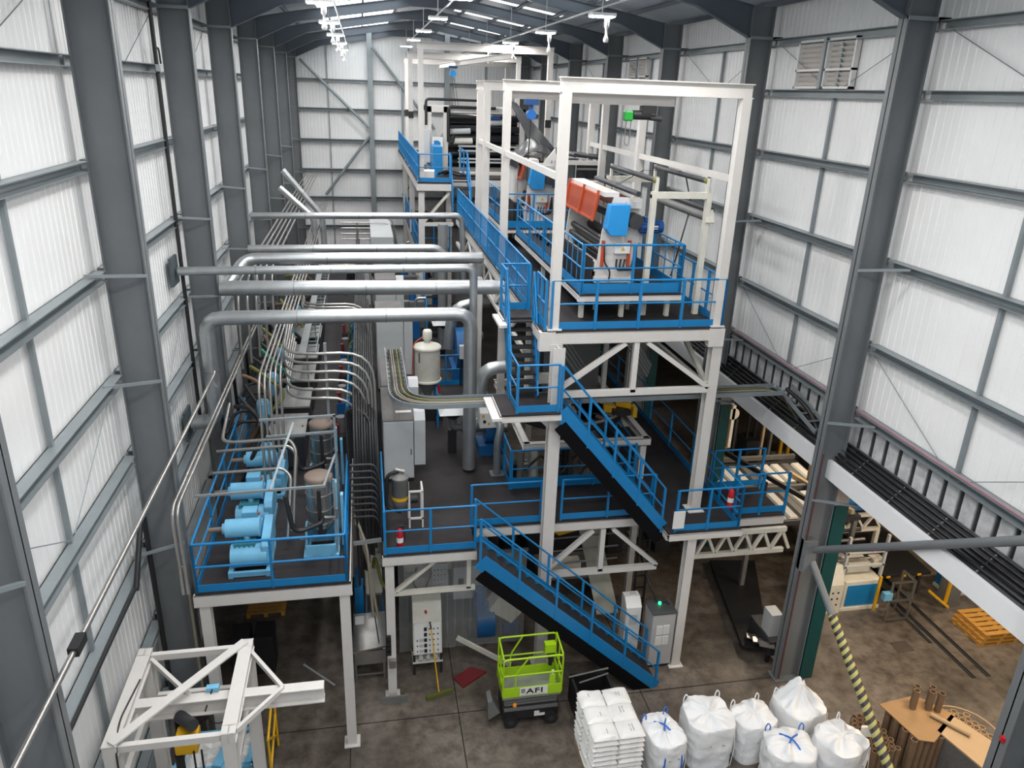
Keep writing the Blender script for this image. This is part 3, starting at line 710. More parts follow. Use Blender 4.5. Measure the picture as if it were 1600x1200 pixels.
MB().beam((-.48, 14.55, 4.2), (.12, 14.55, 4.25), .06, .08).build('bar', ZINC, t)
# wall cables and pipes
tag(MB().tube([(-3.53, 4.5, 7.2), (-3.53, 17.3, 7.2), (-3.53, 17.4, 7.25)], .036, 10).build('wall_pipe', CHROME), 'long thin bright pipe sloping past the nearest left columns', 'pipe')
t = tag(MB().box(-3.59, -3.47, 7.95, 8.25, 7.14, 7.26).build('pipe_coupler', BLACKM), 'black coupler on the long thin wall pipe', 'coupler')
tag(MB().tube(fillet([(-4.28, 18.8, 16.0), (-4.28, 18.8, 5.5)], .1), .045, 8).build('wall_cable', BLACK), 'black corrugated cable hanging down the left wall in the second bay', 'cable')
tag(MB().tube(fillet([(-4.2, 12.2, 5.05), (-4.2, 13.0, 5.98), (-4.2, 13.2, 5.98), (-4.2, 13.22, .1)], .25), .05, 8).build('wall_cable', BLACK), 'thick black ribbed hose dropping down the nearest left wall bay', 'hose')
tag(MB().tube(fillet([(-4.2, 5.0, 5.1), (-4.22, 9, 5.12), (-4.2, 12.3, 5.1)], .3), .03, 6).build('wall_cable', BLACK), 'black cable lying along the low left wall beam', 'cable')
tag(MB().tube(fillet([(-3.62, 13.1, 4.9), (-3.6, 13.2, 4.3), (-3.6, 13.2, .05)], .1), .03, 8).build('wall_conduit', CABLET), 'tan conduit down the second left column', 'pipe')
# ---------------- silver ducts
def duct(label, pts, r, R=.0, m=None, seams=True, cat='duct'):
    pp = fillet(pts, R, 4) if R else pts
    t = thing('ventilation_duct', label, cat, pts[0])
    MB().tube(pp, r, 20).build('duct_run', m or ZINC, t)
    if seams:
        mb = MB(); P = [Vector(p) for p in pts]
        for a, b in zip(P[:-1], P[1:]):
            L = (b-a).length; d = (b-a).normalized(); k = int(L/2.3)
            for i in range(1, k+1):
                c = a + d*(i*L/(k+1)); mb.cyl(c-d*.015, c+d*.015, r*1.03, n=20)
        if mb.v: mb.build('seam_collar', mat('duct_seam', (.26, .27, .28), .4, .6), t)
    return t
duct('silver spiral duct with elbow down at both ends, lowest of the crossing ducts', [(-4.3, 18.0, 5.75), (-3.72, 18.0, 5.75), (-3.72, 18.0, 8.36), (2.5, 18.0, 8.36), (2.5, 18.0, 4.1)], .17, .38)
duct('thick silver duct crossing second from the bottom, ending at the white post', [(-3.6, 19.5, 8.70), (3.55, 19.5, 8.65)], .19)
duct('thin silver duct from the dark wall patch to the post', [(-4.3, 18.5, 9.36), (2.62, 18.5, 9.40), (2.66, 18.55, 5.0)], .10, .22)
duct('thick silver duct with elbow toward the left columns, fourth from the bottom', [(-3.75, 21.0, 8.3), (-3.3, 22.0, 8.92), (3.35, 22.0, 8.92)], .165, .3)
duct('silver duct just behind the thick one, its right end cut short', [(-3.5, 24.0, 8.8), (2.25, 24.0, 8.82), (2.5, 24.0, 8.5)], .12, .2)
duct('thin silver duct, uppermost and farthest of the long crossing ducts', [(-3.9, 28.0, 9.18), (3.5, 28.0, 9.22), (3.62, 28.0, 6.5)], .115, .3)
duct('silver pipe slanting down from the far left columns, upper of two', [(-3.5, 36.0, 9.95), (-1.9, 36.0, 7.95), (-1.85, 36.0, 5.4)], .13, .2)
duct('silver pipe slanting down from the far left columns, lower of two', [(-3.5, 34.2, 9.4), (-2.15, 33.9, 8.2), (-2.1, 33.9, 5.2)], .13, .2)
tag(MB().box(-4.42, -4.36, 18.2, 18.8, 9.05, 9.7).build('wall_plate', mat('slate_plate', (.06, .08, .09), .6)), 'dark square plate where the thin duct meets the wall', 'plate')
tag(MB().box(-4.42, -4.36, 17.7, 18.3, 5.35, 6.1).build('wall_plate', mat('slate_plate', (.06, .08, .09), .6)), 'dark square plate low on the wall behind the duct elbow', 'plate')
duct('short dark duct stub at the left columns beside the high conduits', [(-3.6, 21.6, 7.35), (-2.9, 21.6, 7.3)], .16, seams=False, m=PVC)
# ================================================================== process deck equipment
def cab(x0, x1, y0, y1, z1, label, top=CABD, panel=None, group='grey cabinets on the middle deck'):
    t = thing('electric_cabinet', label, 'cabinet', ((x0+x1)/2, y0, ZC), group)
    MB().box(x0, x1, y0, y1, ZC+.1, z1).build('body', CABG, t, bevel=.012)
    MB().box(x0+.02, x1-.02, y0+.02, y1, ZC+.002, ZC+.1).build('plinth', BLACKM, t)
    MB().box(x0-.01, x1+.01, y0-.01, y1, z1, z1+.025).build('dusty_top', top, t)
    d = MB().box(x0+.02, x1-.02, y0-.012, y0, ZC+.14, z1-.04).build('door', CABG, t)
    MB().box(x1-.08, x1-.06, y0-.03, y0-.012, (ZC+z1)/2-.08, (ZC+z1)/2+.08).build('handle', BLACK, d)
    if panel:
        MB().prism([(y0-.05, ZC+panel[0]), (y0+.35, ZC+panel[0]), (y0+.35, z1+panel[1]), (y0+.1, z1+panel[1]), (y0-.05, z1+panel[1]-.18)], 'x', x1+.012, x1+.29).build('side_cooler', CABG, t)
    return t
cab(.27, 1.03, 17.6, 19.9, 5.72, 'large grey electric cabinet with dusty top, nearest of its row', panel=(.5, .2))
cab(.30, 1.02, 19.95, 22.4, 5.75, 'grey electric cabinet behind the nearest one, under the cable ladder', panel=(.5, .15))
cab(.25, 1.12, 24.0, 26.2, 6.52, 'tall pale grey cabinet below the lowest silver duct', panel=(.6, .1))
cab(.30, 1.05, 28.0, 30.6, 6.85, 'pale grey cabinet between the silver ducts, fourth of its row', panel=(.6, .1))
cab(.30, 1.18, 33.0, 35.0, 6.6, 'pale grey cabinet with narrow door behind the paired ducts')
t = thing('cabinet_lid_pack', 'white plate lying on the dusty cabinet top', 'plate', (.72, 18.2, 5.745))
MB().box(.6, 1.0, 18.05, 18.18, 5.748, 5.765).build('plate', PLAST, t)
tag(MB().box(.25, 1.3, 36.5, 44, 4.4, 6.9).build('far_enclosure', CABG), 'far pale enclosure wall beyond the cabinets near the end wall', 'enclosure')

# cable ladder: along the cabinets, then across the hall to the right wall
t = thing('cable_ladder', 'grey cable ladder curving from the cabinets across to the right columns', 'cable tray', (.6, 16.3, 6.85))
C1 = fillet([(.42, 20.3, 6.72), (.42, 15.75, 6.85), (9.95, 15.75, 6.85)], 1.1, 8)
C2 = fillet([(.86, 20.3, 6.72), (.86, 16.25, 6.85), (9.95, 16.25, 6.85)], .7, 8)
for nm, C in (('outer_rail', C1), ('inner_rail', C2)):
    mb = MB()
    for a, b in zip(C[:-1], C[1:]): mb.beam(a, b, .02, .11)
    mb.build(nm, GIRT, t)
for k in range(10):
    y = 20.1-k*.33
    MB().box(.43, .85, y-.015, y+.015, 6.68, 6.71).build('rung', GIRT, t)
for k in range(25):
    x = 1.6+k*.34
    MB().box(x-.015, x+.015, 15.77, 16.23, 6.80, 6.83).build('rung', GIRT, t)
for i in range(6):
    o = .09+.055*i
    conduit('%s cable lying in the cable ladder, %s from the outside' % ('tan' if i in (1, 2) else 'yellow-green' if i == 4 else 'black', ORD[i]),
        [(.42+o, 20.5, 6.3), (.42+o, 20.3, 6.76), (.42+o, 15.75+o, 6.87), (9.95, 15.75+o, 6.87), (10.25, 15.3, 6.2)], 1.0, .022, (BLACKM, CABLET, CABLET, BLACK, CABLEY, BLACK)[i], 'cables in the cable ladder')

# loader vacuum on its stand
x, y = .58, 15.5
t = thing('loader_vacuum', 'grey vacuum loader with black hose on white stand before the big cabinet', 'vacuum', (x, y, ZC))
MB().lathe((x, y, ZC), [(.02, .35), (.12, .42), (.18, .62), (.19, .65), (.19, 1.2), (.20, 1.21), (.20, 1.27), (.12, 1.33), (.04, 1.36)], 24).build('canister', MIDM, t)
MB().lathe((x, y, ZC), [(.193, .72), (.195, .80), (.193, .80)], 24).build('yellow_band', YEL, t)
MB().tube(fillet([(x-.02, y, ZC+1.42), (x-.28, y-.02, ZC+1.35), (x-.33, y-.03, ZC+.5), (x+.02, y-.1, ZC+.42)], .25), .045, 10).build('black_hose', BLACK, t)
MB().tube([(x-.12, y, ZC+1.47), (x+.1, y, ZC+1.40)], .045, 10).build('suction_head', CHROME, t)
MB().cyl((x+.22, y+.05, ZC+.65), (x+.4, y+.05, ZC+.65), .1, n=16).build('motor', BLACKM, t)
mb = MB()
for (px, py) in ((x+.2, y-.15), (x+.5, y-.15), (x+.2, y+.3), (x+.5, y+.3)): mb.beam((px, py, ZC+.004), (px, py, ZC+.95), .04, .04, up=(0, 1, 0))
mb.beam((x+.2, y-.15, ZC+.95), (x+.52, y-.15, ZC+.95), .04, .04); mb.beam((x+.2, y-.15, ZC+.25), (x+.52, y-.15, ZC+.25), .04, .04); mb.beam((x+.5, y-.15, ZC+.95), (x+.5, y+.3, ZC+.95), .04, .04)
mb.build('stand', WHITE, t)
def extinguisher(x, y, z, label):
    t = thing('fire_extinguisher', label, 'fire extinguisher', (x, y, z))
    MB().lathe((x, y, z+.02), [(.05, 0), (.075, .02), (.075, .42), (.05, .5), (.025, .53)], 18).build('cylinder', RED, t)
    MB().lathe((x, y, z+.2), [(.0765, 0), (.0765, .12)], 18).build('white_label', PLAST, t)
    MB().box(x-.02, x+.09, y-.015, y+.015, z+.55, z+.6).build('valve_handle', BLACK, t)
    MB().tube(fillet([(x+.03, y, z+.57), (x+.1, y-.02, z+.5), (x+.09, y-.02, z+.2)], .05), .012, 6).build('hose', BLACK, t)
extinguisher(.52, 14.5, ZC, 'red fire extinguisher standing behind the front rail of the middle deck')
extinguisher(8.405, 14.75, ZC+.3, 'red fire extinguisher with white label at the right walkway corner rail')
tag(MB().box(6.80, 7.08, 14.32, 14.34, ZC+.12, ZC+.58).build('paper_sign', PLAST), 'white paper hanging on the walkway rail at the stair foot', 'sign')

# white granulate hopper
x, y = 1.72, 21.8
t = thing('hopper_dryer', 'cream round hopper dryer with cone, standing behind the cable ladder', 'hopper', (x, y, ZC))
MB().box(x-.4, x+.42, y-.4, y+.4, ZC+.003, ZC+.62).build('black_base', BLACKM, t)
MB().lathe((x, y, ZC), [(.1, .62), (.12, .75), (.34, 1.2), (.36, 1.22)], 28).build('cone', MIDM, t)
MB().lathe((x, y, ZC), [(.42, 1.20), (.42, 1.25), (.385, 1.26), (.385, 2.22), (.42, 2.24), (.42, 2.28), (.40, 2.31), (.1, 2.42)], 32).build('drum', CREAM, t)
MB().lathe((x, y, ZC), [(.1, 2.4), (.1, 2.5), (.14, 2.52), (.14, 2.74), (.11, 2.8), (.03, 2.82)], 20).build('loader_head', CREAM, t)
MB().box(x-.07, x+.07, y-.42, y-.38, ZC+.68, ZC+.8).build('sight_glass', BLACK, t)
MB().box(x-.29, x-.26, y-.40, y-.36, ZC+1.9, ZC+2.2).build('latch', BLACKM, t)
MB().box(x+.28, x+.36, y-.28, y-.2, ZC+.85, ZC+1.1).build('red_lever', RED, t)
MB().tube(fillet([(x-.1, y, ZC+2.6), (x-.42, y, ZC+2.4), (x-.48, y, ZC+1.0)], .2), .02, 6).build('orange_hose', ORANGE, t)

# blower station with white control box
def blower(x, y, label):
    t = thing('blower_station', label, 'blower', (x, y, ZC), 'blue blower stations')
    z = ZC
    MB().cyl((x-.12, y, z+.72), (x+.22, y, z+.72), .42, n=28).build('fan_scroll', DBLUE, t)
    MB().box(x-.3, x+.45, y-.35, y+.35, z+.003, z+.3).build('base_frame', DBLUE, t)
    MB().cyl((x+.22, y, z+.72), (x+.55, y, z+.72), .17, n=18).build('motor', MIDM, t)
    MB().cyl((x-.75, y-.05, z+.78), (x-.12, y-.05, z+.78), .17, n=20).build('intake_pipe', PVC, t)
    MB().tube(fillet([(x-.75, y-.05, z+.78), (x-1.0, y-.05, z+.78), (x-1.0, y-.05, z+1.15)], .15), .11, 14).build('intake_elbow', PVC, t)
    MB().box(x-1.12, x-.9, y-.1, y+.1, z+.004, z+.7).build('intake_leg', BLACKM, t)
    MB().lathe((x-1.0, y-.05, z+1.05), [(.12, 0), (.3, .12), (.34, .22)], 4).build('filter_housing', BLACKM, t)
    mb = MB(); a = .40; X, Y, Z = x-1.0, y-.05, z+1.3
    mb.add([(X-a, Y-a, Z), (X+a, Y-a, Z), (X+a, Y+a, Z), (X-a, Y+a, Z), (X-.06, Y-.06, Z+.36), (X+.06, Y-.06, Z+.36), (X+.06, Y+.06, Z+.36), (X-.06, Y+.06, Z+.36)],
           [(0, 1, 5, 4), (1, 2, 6, 5), (2, 3, 7, 6), (3, 0, 4, 7), (4, 5, 6, 7), (3, 2, 1, 0)])
    mb.build('filter_hood', mat('pale_hood', (.66, .67, .68), .4), t)
    return t
t = blower(3.2, 19.2, 'blue blower with pale pyramid filter hood, beside the half landing')
bx = MB().prism([(18.55, 4.98), (19.0, 4.98), (19.0, 5.62), (18.72, 5.62), (18.55, 5.42)], 'x', 2.86, 3.62).build('control_box', PLAST, t, bevel=.01)
for k, (px, pz, m) in enumerate(((3.02, 5.645, YEL), (3.4, 5.645, YEL))): MB().box(px, px+.12, 18.78, 18.9, 5.62, 5.67).build('yellow_button', m, bx)
MB().box(2.92, 2.99, 18.53, 18.55, 5.30, 5.39).build('warning_sticker', YEL, bx); MB().cyl((2.99, 18.52, 5.18), (2.99, 18.55, 5.18), .045, n=14).build('black_switch', BLACK, bx); MB().box(3.08, 3.14, 18.53, 18.55, 5.08, 5.15).build('warning_sticker', YEL, bx)
MB().cyl((3.36, 18.4, 5.22), (3.36, 18.56, 5.22), .11, n=20).build('blue_port', SKYB, bx)
t2 = MB().tube(fillet([(3.36, 18.5, 5.22), (3.36, 18.05, 5.22), (3.22, 17.8, 4.9), (3.22, 17.76, 4.04)], .25), .10, 16).build('drain_pipe', PVC, t)
MB().box(3.04, 3.4, 17.6, 17.92, 4.003, 4.03).build('foot_plate', ZINC, t2)
MB().box(2.55, 2.7, 19.1, 19.3, ZC+.003, 5.0).build('support_post', PLAST, t)
blower(4.0, 26.0, 'blue blower with pale pyramid filter hood, farther one behind the vertical duct') if False else None
t = blower(3.75, 27.6, 'blue blower with pale pyramid hood, farther one behind the tall duct')
t = thing('blue_dryer', 'big blue drum dryer behind the vertical duct', 'dryer', (3.2, 25.2, ZC))
MB().cyl((2.95, 25.2, 5.05), (3.45, 25.2, 5.05), .75, n=32).build('drum', DBLUE, t)
MB().box(2.8, 3.42, 24.6, 25.9, 4.003, 4.5).build('base', DBLUE, t)
MB().box(3.0, 3.4, 24.2, 24.4, 5.0, 5.45).build('grey_junction_box', CABG, t)
for k in range(3): MB().tube([(3.05+.1*k, 24.3, 5.0), (3.05+.1*k, 24.3, 4.02)], .03, 6).build('black_cable', BLACK, t)
duct('segmented silver elbow coming out below the steep stairs', [(4.0, 19.8, 6.3), (3.1, 19.8, 6.25), (3.0, 19.8, 5.0)], .19, .55)
duct('segmented silver elbow over the farther blower', [(4.2, 25.6, 6.6), (2.9, 25.5, 6.5), (2.75, 25.4, 5.0)], .2, .6)
duct('vertical silver duct down from the thick crossing duct at the post', [(3.35, 22.6, 8.8), (3.3, 22.6, 4.3)], .16)
duct('dark vertical duct by the far deck legs', [(2.75, 27.5, 9.0), (2.75, 27.5, 4.3)], .18)

# pipework and machinery on the far half of the process deck
rng = random.Random(3)
for k in range(9):
    y = 30+1.5*k; x = 1.7+(k*0.37 % 1.2)
    t = thing('process_unit', 'far grey and blue process unit, %s along the middle deck beyond the hopper' % ORD[k], 'machine', (x, y, ZC))
    h = .9+.5*rng.random()
    MB().box(x-.35, x+.35, y-.4, y+.4, ZC+.003, ZC+h).build('housing', (DBLUE, MIDM, CREAM)[k % 3], t, bevel=.02)
    MB().cyl((x-.2, y, ZC+h), (x-.2, y, ZC+h+.5), .16, n=16).build('drum', (MIDM, DBLUE, ZINC)[k % 3], t)
    MB().tube(fillet([(x+.2, y, ZC+h), (x+.2, y, ZC+h+.6), (x+.6, y, ZC+h+.6)], .2), .06, 10).build('pipe', ZINC, t)

# ring frame with air ring over the die between the decks
ZG = 5.1
t = thing('die_support', 'white beam frame around the round black air ring', 'frame', (3.9, 16.95, ZC))
for (a, b) in (((3.75, 17.05, ZG), (7.15, 17.05, ZG)), ((3.85, 17.0, ZG), (3.85, 21.6, ZG)), ((7.05, 17.0, ZG), (7.05, 21.6, ZG)), ((3.75, 21.6, ZG), (7.15, 21.6, ZG))):
    MB().channel(a, b, .16, .2).build('frame_beam', WHITE, t)
for (px, py) in ((6.98, 17.1), (3.92, 21.5), (6.98, 21.5)): MB().beam((px, py, 0.02), (px, py, ZG-.1), .16, .16, up=(0, 1, 0)).build('leg', WHITE, t)
t = thing('air_ring', 'large round black air ring with bright edge below the blue staircase', 'air ring', (5.4, 19.2, 5.2))
MB().ring((5.4, 19.2, 5.42), 1.62, .045, 64).build('bright_rail', CHROME, t)
mb = MB(); mb.lathe((5.4, 19.2, 5.18), [(1.25, 0), (1.6, 0), (1.6, .18), (1.25, .18), (1.25, 0)], 56); mb.build('ring_body', BLACKM, t)
for k in range(24):
    a = 2*math.pi*k/24; c, s = math.cos(a), math.sin(a)
    MB().beam((5.4+1.2*c, 19.2+1.2*s, 5.38), (5.4+1.58*c, 19.2+1.58*s, 5.38), .09, .05).build('ring_block', MIDM, t)
MB().lathe((5.4, 19.2, 4.3), [(.5, 0), (.55, .5), (.42, .6), (.42, .9)], 32).build('die_body', DARKM, t)
for k in range(8):
    a = 2*math.pi*(k+.3)/8; c, s = math.cos(a), math.sin(a)
    MB().tube(fillet([(5.4+.5*c, 19.2+.5*s, 4.9), (5.4+.9*c, 19.2+.9*s, 5.25), (5.4+1.25*c, 19.2+1.25*s, 5.0)], .2), .05, 8).build('air_hose', BLACK, t)
MB().beam((5.4, 18.9, 5.3), (5.4, 18.9, 5.75), .12, .12, up=(0, 1, 0)).build('sensor_post', CREAM, t)
MB().box(5.2, 5.6, 18.7, 19.1, 5.05, 5.3).build('sensor_base', CREAM, t)
t = thing('thickness_gauge', 'yellow and black gauge carriage riding on the air ring', 'gauge', (6.6, 18.35, 5.45))
MB().prism([(6.25, 18.3), (6.55, 18.2), (6.55, 18.55), (6.3, 18.6)], 'z', 5.42, 5.62).build('yellow_cap', YEL, t)
MB().box(6.45, 6.9, 17.98, 18.3, 5.42, 5.56).build('black_body', BLACKM, t)
MB().prism([(6.6, 18.35), (7.0, 18.1), (7.05, 18.2), (6.62, 18.5)], 'z', 5.56, 5.70).build('yellow_cover', YEL, t)
MB().prism([(6.92, 17.85), (7.03, 17.83), (7.05, 18.2), (6.95, 18.2)], 'z', 5.42, 5.70).build('yellow_arm', YEL, t)
t = thing('die_pit_equipment', 'dark extruder head with pipes seen under the white ring frame', 'machine', (5.3, 19, 0))
for k in range(7):
    x = 3.95+.45*k; MB().cyl((x, 18.2+.3*(k % 2), 2.6), (x, 18.2+.3*(k % 2), 4.4), .1+.04*(k % 3), n=14).build('pipe', (MIDM, CREAM, ZINC, DARKM)[k % 4], t)
for k in range(6):
    MB().tube(fillet([(3.9+.5*k, 17.5, 4.2-.1*k), (4.4+.5*k, 17.7, 4.5), (4.7+.5*k, 18.4, 4.0)], .2), .035, 8).build('hose', BLACK, t)
MB().box(4.3, 6.5, 18.4, 20.4, .4, 2.4).build('extruder_housing', DARKM, t)
MB().cyl((5.4, 19.2, 2.4), (5.4, 19.2, 4.3), .35, n=20).build('riser', MIDM, t)
# ================================================================== machines on the high decks
def haul_off(y0, label):
    """winder unit: white side plates, long black rollers, orange guard, blue drive cover, blue motor"""
    t = thing('winder_machine', label, 'machine', (5.2, y0, ZU), 'orange guarded winders')
    x0, x1, y1 = 5.2, 6.15, y0+3.0
    for k, y in enumerate((y0, y1)):
        MB().prism([(x0+.02, 9.55), (x1, 9.55), (x1+.08, 10.7), (x1+.05, 11.35), (x0+.35, 11.38), (x0+.12, 10.6)], 'y', y, y+.06).build('side_plate', WHITE, t)
        MB().box(x0, x1, y-.02, y+.08, 9.42, 9.55).build('foot_beam', WHITE, t)
    for px in (x0+.05, x1-.1): MB().box(px, px+.08, y0, y0+.08, ZU+.004, 9.45).build('leg', CREAM, t)
    for px in (x0+.05, x1-.1): MB().box(px, px+.08, y1, y1+.08, ZU+.004, 9.45).build('leg', CREAM, t)
    MB().beam((x0+.3, y0+.05, 11.42), (x0+.3, y1, 11.42), .34, .10).build('top_beam', WHITE, t)
    MB().box(x0+.2, x1, y1-.05, y1+.1, 11.0, 11.4).build('end_cover', WHITE, t)
    for k, (rx, rz, r, m) in enumerate(((x0+.25, 10.3, .07, BLACKM), (x0+.2, 10.1, .06, BLACK), (x0+.4, 10.15, .09, STAINL), (x0+.55, 10.9, .11, DARKM), (x0+.3, 9.9, .06, BLACK), (x1-.2, 10.3, .12, BLACK))):
        MB().cyl((rx, y0+.07, rz), (rx, y1-.01, rz), r, n=18).build('roller', m, t)
    MB().beam((x0+.06, y0+.06, 9.78), (x0+.06, y1, 9.78), .1, .22).build('front_beam', WHITE, t)
    g = mb = MB()
    mb.hexa([(x0-.02, y0+.35, 10.82), (x0+.02, y0+.35, 10.82), (x0+.02, y1-.1, 10.82), (x0-.02, y1-.1, 10.82),
             (x0+.08, y0+.35, 11.36), (x0+.12, y0+.35, 11.36), (x0+.12, y1-.1, 11.36), (x0+.08, y1-.1, 11.36)])
    g = mb.build('orange_guard', mat('orange_mesh_guard', (.36, .05, .015), .5, grime=.4), t)
    for yy in (y0+.35, y0+1.55, y1-.1):
        MB().beam((x0-.04, yy, 10.79), (x0+.07, yy, 11.48), .06, .05, up=(1, 0, 0)).build('guard_bar', ORANGE, g)
    for (za, xa) in ((10.82, x0-.02), (11.36, x0+.09)): MB().beam((xa, y0+.42, za), (xa, y1-.08, za), .05, .05).build('guard_rail_bar', ORANGE, g)
    MB().box(x1-.08, x1-.02, y0+.5, y1-.1, 10.95, 11.3).build('rear_guard', mat('brown_rear_guard', (.16, .06, .04), .6), t)
    for px in (x0+.12, x0+.75): MB().box(px, px+.07, y0-.06, y0+.02, 9.8, 10.4).build('orange_strip', ORANGE, t)
    MB().prism([(x0+.10, 10.72), (x0+.22, 10.56), (x0+.60, 10.56), (x0+.64, 11.25), (x0+.18, 11.25)], 'y', y0-.34, y0-.05).build('drive_cover', mat('bright_blue_cover', (.015, .26, .62), .4), t, bevel=.015)
    MB().box(x0+.62, x0+.95, y0-.16, y0-.02, 11.15, 11.3).build('pneumatic_unit', CABG, t)
    MB().cyl((x0+.80, y0-.35, 10.88), (x0+.80, y0-.02, 10.88), .17, n=18).build('gearbox', DARKM, t)
    mo = MB().cyl((x0+.92, y0-.24, 10.76), (x0+1.45, y0-.24, 10.76), .14, n=22).build('motor', MOTORB, t)
    mb = MB()
    for k in range(10):
        a = 2*math.pi*k/10; mb.box(x0+.92, x0+1.34, y0-.24+.165*math.cos(a)-.01, y0-.24+.145*math.cos(a)+.01, 10.76+.145*math.sin(a)-.01, 10.76+.145*math.sin(a)+.01)
    mb.build('cooling_fins', MOTORB, mo); MB().box(x0+1.0, x0+1.25, y0-.34, y0-.14, 10.88, 10.98).build('terminal_box', MOTORB, mo)
    MB().box(x0+1.2, x0+1.3, y0-.395, y0-.38, 10.72, 10.80).build('white_plate', PLAST, mo)
    jb = MB().box(x0+.42, x0+.78, y0-.12, y0-.005, 10.12, 10.36).build('junction_box', PLAST, t)
    mb = MB(); mb.prism([(x0+.56, 10.19), (x0+.66, 10.19), (x0+.61, 10.28)], 'y', y0-.127, y0-.121); mb.build('warning_sticker', YEL, jb)
    for k in range(3):
        MB().tube(fillet([(x0+.5+.1*k, y0-.06, 9.98), (x0+.48+.08*k, y0-.1, 9.72), (x0+.85+.06*k, y0-.1, 9.75), (x0+.95, y0-.05, 10.3)], .15), .022, 6).build('black_hose', BLACK, t)
    MB().tube(fillet([(x0+.18, y0-.05, 10.3), (x0+.2, y0-.08, 9.9), (x0+.36, y0-.08, 9.7), (x0+.34, y0-.06, 9.45)], .1), .018, 6).build('black_hose', BLACK, t)
    # black lower tray
    MB().prism([(x0-.32, 9.42), (x0-.02, 9.42), (x0-.02, 9.95), (x0-.32, 10.1)], 'y', y0+.1, y1-.1).build('black_tray', DECK, t)
    MB().box(x0+.1, x1-.1, y0+.1, y1-.1, 9.45, 9.8).build('under_tray', DARKM, t)
    MB().box(x0+.1, x1-.1, y0+.3, y1-.2, ZU+.3, 9.3).build('drive_housing', BLACKM, t)
    return t
haul_off(16.75, 'white winder with orange guard and blue motor, nearest machine on the high deck')
haul_off(25.2, 'white winder with orange guard behind the second gantry, farther of the two')

# roller frame right of the nearest winder
t = thing('roller_frame', 'cream roller stand with dark rollers right of the nearest winder', 'roller stand', (6.2, 16.3, ZU))
for y in (16.3, 19.6):
    for x in (6.3, 7.6): MB().box(x-.06, x+.06, y-.06, y+.06, ZU+.004, 11.5).build('upright', CREAM, t)
    MB().box(6.24, 7.66, y-.055, y+.055, 11.42, 11.56).build('cross_bar', CREAM, t)
    for x in (6.35, 7.55): MB().box(x-.03, x+.03, y-.04, y+.04, 11.56, 11.86).build('roller_bracket', CREAM, t)
for k, (x, z, r) in enumerate(((6.35, 11.8, .06), (7.55, 11.8, .06), (7.66, 11.0, .10), (5.95, 11.5, .06), (7.72, 11.15, .07))):
    o = MB().cyl((x, 16.32, z), (x, 19.6, z), r, n=18).build('roller', DARKM if k != 2 else MIDM, t)
    MB().cyl((x, 16.3, z), (x, 16.42, z), r*1.04, n=18).build('yellow_end', CABLEY, o) if k < 2 else None
MB().beam((7.66, 16.2, 10.9), (7.66, 16.36, 11.2), .2, .05).build('roller_bracket', CREAM, t)
def strip(pts, w, label, m=FILM, wv=(0, 1, 0)):
    mb = MB()
    for a, b in zip(pts[:-1], pts[1:]): mb.beam(a, b, .006, w, up=wv)
    return tag(mb.build('film_strap', m), label, 'strap')
strip([(5.4, 17.9, 11.2), (6.6, 17.9, 11.87)], .06, 'black film strap rising from the orange machine to the first roller')
strip([(6.6, 17.9, 11.87), (7.55, 17.9, 11.87)], .06, 'black film strap between the two upper rollers')
strip([(7.55, 17.6, 11.8), (7.78, 17.6, 11.1), (7.2, 17.0, 9.5)], .07, 'black film strap hanging down beside the right roller stand')

# second roller frame with dark film window
t = thing('roller_frame', 'white roller stand with dark film stretched inside, farther along the high deck', 'roller stand', (6.2, 26, ZU))
for y in (25.6, 28.4):
    for x in (6.25, 7.95): MB().box(x-.06, x+.06, y-.06, y+.06, ZU+.004, 11.4).build('upright', WHITE, t)
    MB().box(6.19, 8.01, y-.055, y+.055, 11.3, 11.44).build('cross_bar', WHITE, t)
MB().cyl((8.0, 25.5, 11.55), (6.6, 28.4, 11.55), .09, n=14).build('roller', DARKM, t)
MB().cyl((7.0, 25.62, 11.6), (7.0, 28.4, 11.6), .07, n=14).build('roller', DARKM, t)
MB().box(7.1, 7.88, 25.75, 25.78, 9.9, 11.3).build('dark_film', FILM, t)
for z in (10.3, 10.8, 11.15): MB().cyl((7.1, 25.7, z), (7.88, 25.7, z), .04, n=10).build('thin_roller', MIDM, t)
# draped grey film
t = thing('film_web', 'dark grey film web draped over the second winder, silver streak on it', 'film', (5.6, 26.6, ZU))
mb = MB(); N = 16; vs = []
prof = [(5.0, 11.05), (5.25, 11.45), (5.5, 11.68), (5.8, 11.76), (6.15, 11.68), (6.4, 11.4)]
for j in range(5):
    y = 25.9+.5*j
    for i, (px, pz) in enumerate(prof): vs.append((px+.05*j, y, pz+.1*math.sin(i*1.3+j)+.05*j))
mb.add(vs, [(j*6+i, j*6+i+1, (j+1)*6+i+1, (j+1)*6+i) for j in range(4) for i in range(5)], True)
d = mb.build('draped_sheet', GREYF, t); s = d.modifiers.new('soft', 'SUBSURF'); s.levels = 2; s.render_levels = 2
so = d.modifiers.new('thick', 'SOLIDIFY'); so.thickness = .03
mb = MB(); mb.prism([(5.95, 11.3), (6.35, 11.8), (6.4, 11.45), (6.1, 11.15)], 'y', 25.82, 25.9); mb.build('silver_streak', PLAST, t)
mb = MB(); mb.hexa([(5.9, 27.4, 11.75), (6.8, 27.4, 11.6), (6.8, 27.44, 11.6), (5.9, 27.44, 11.75), (6.0, 33, 13.2), (6.35, 33, 13.1), (6.35, 33.04, 13.1), (6.0, 33.04, 13.2)])
mb.build('rising_sheet', GREYF, t)
for (px, py) in ((5.1, 26.2), (6.4, 27.9)): MB().box(px-.05, px+.05, py-.05, py+.05, ZU+.004, 11.5).build('support_post', WHITE, t)
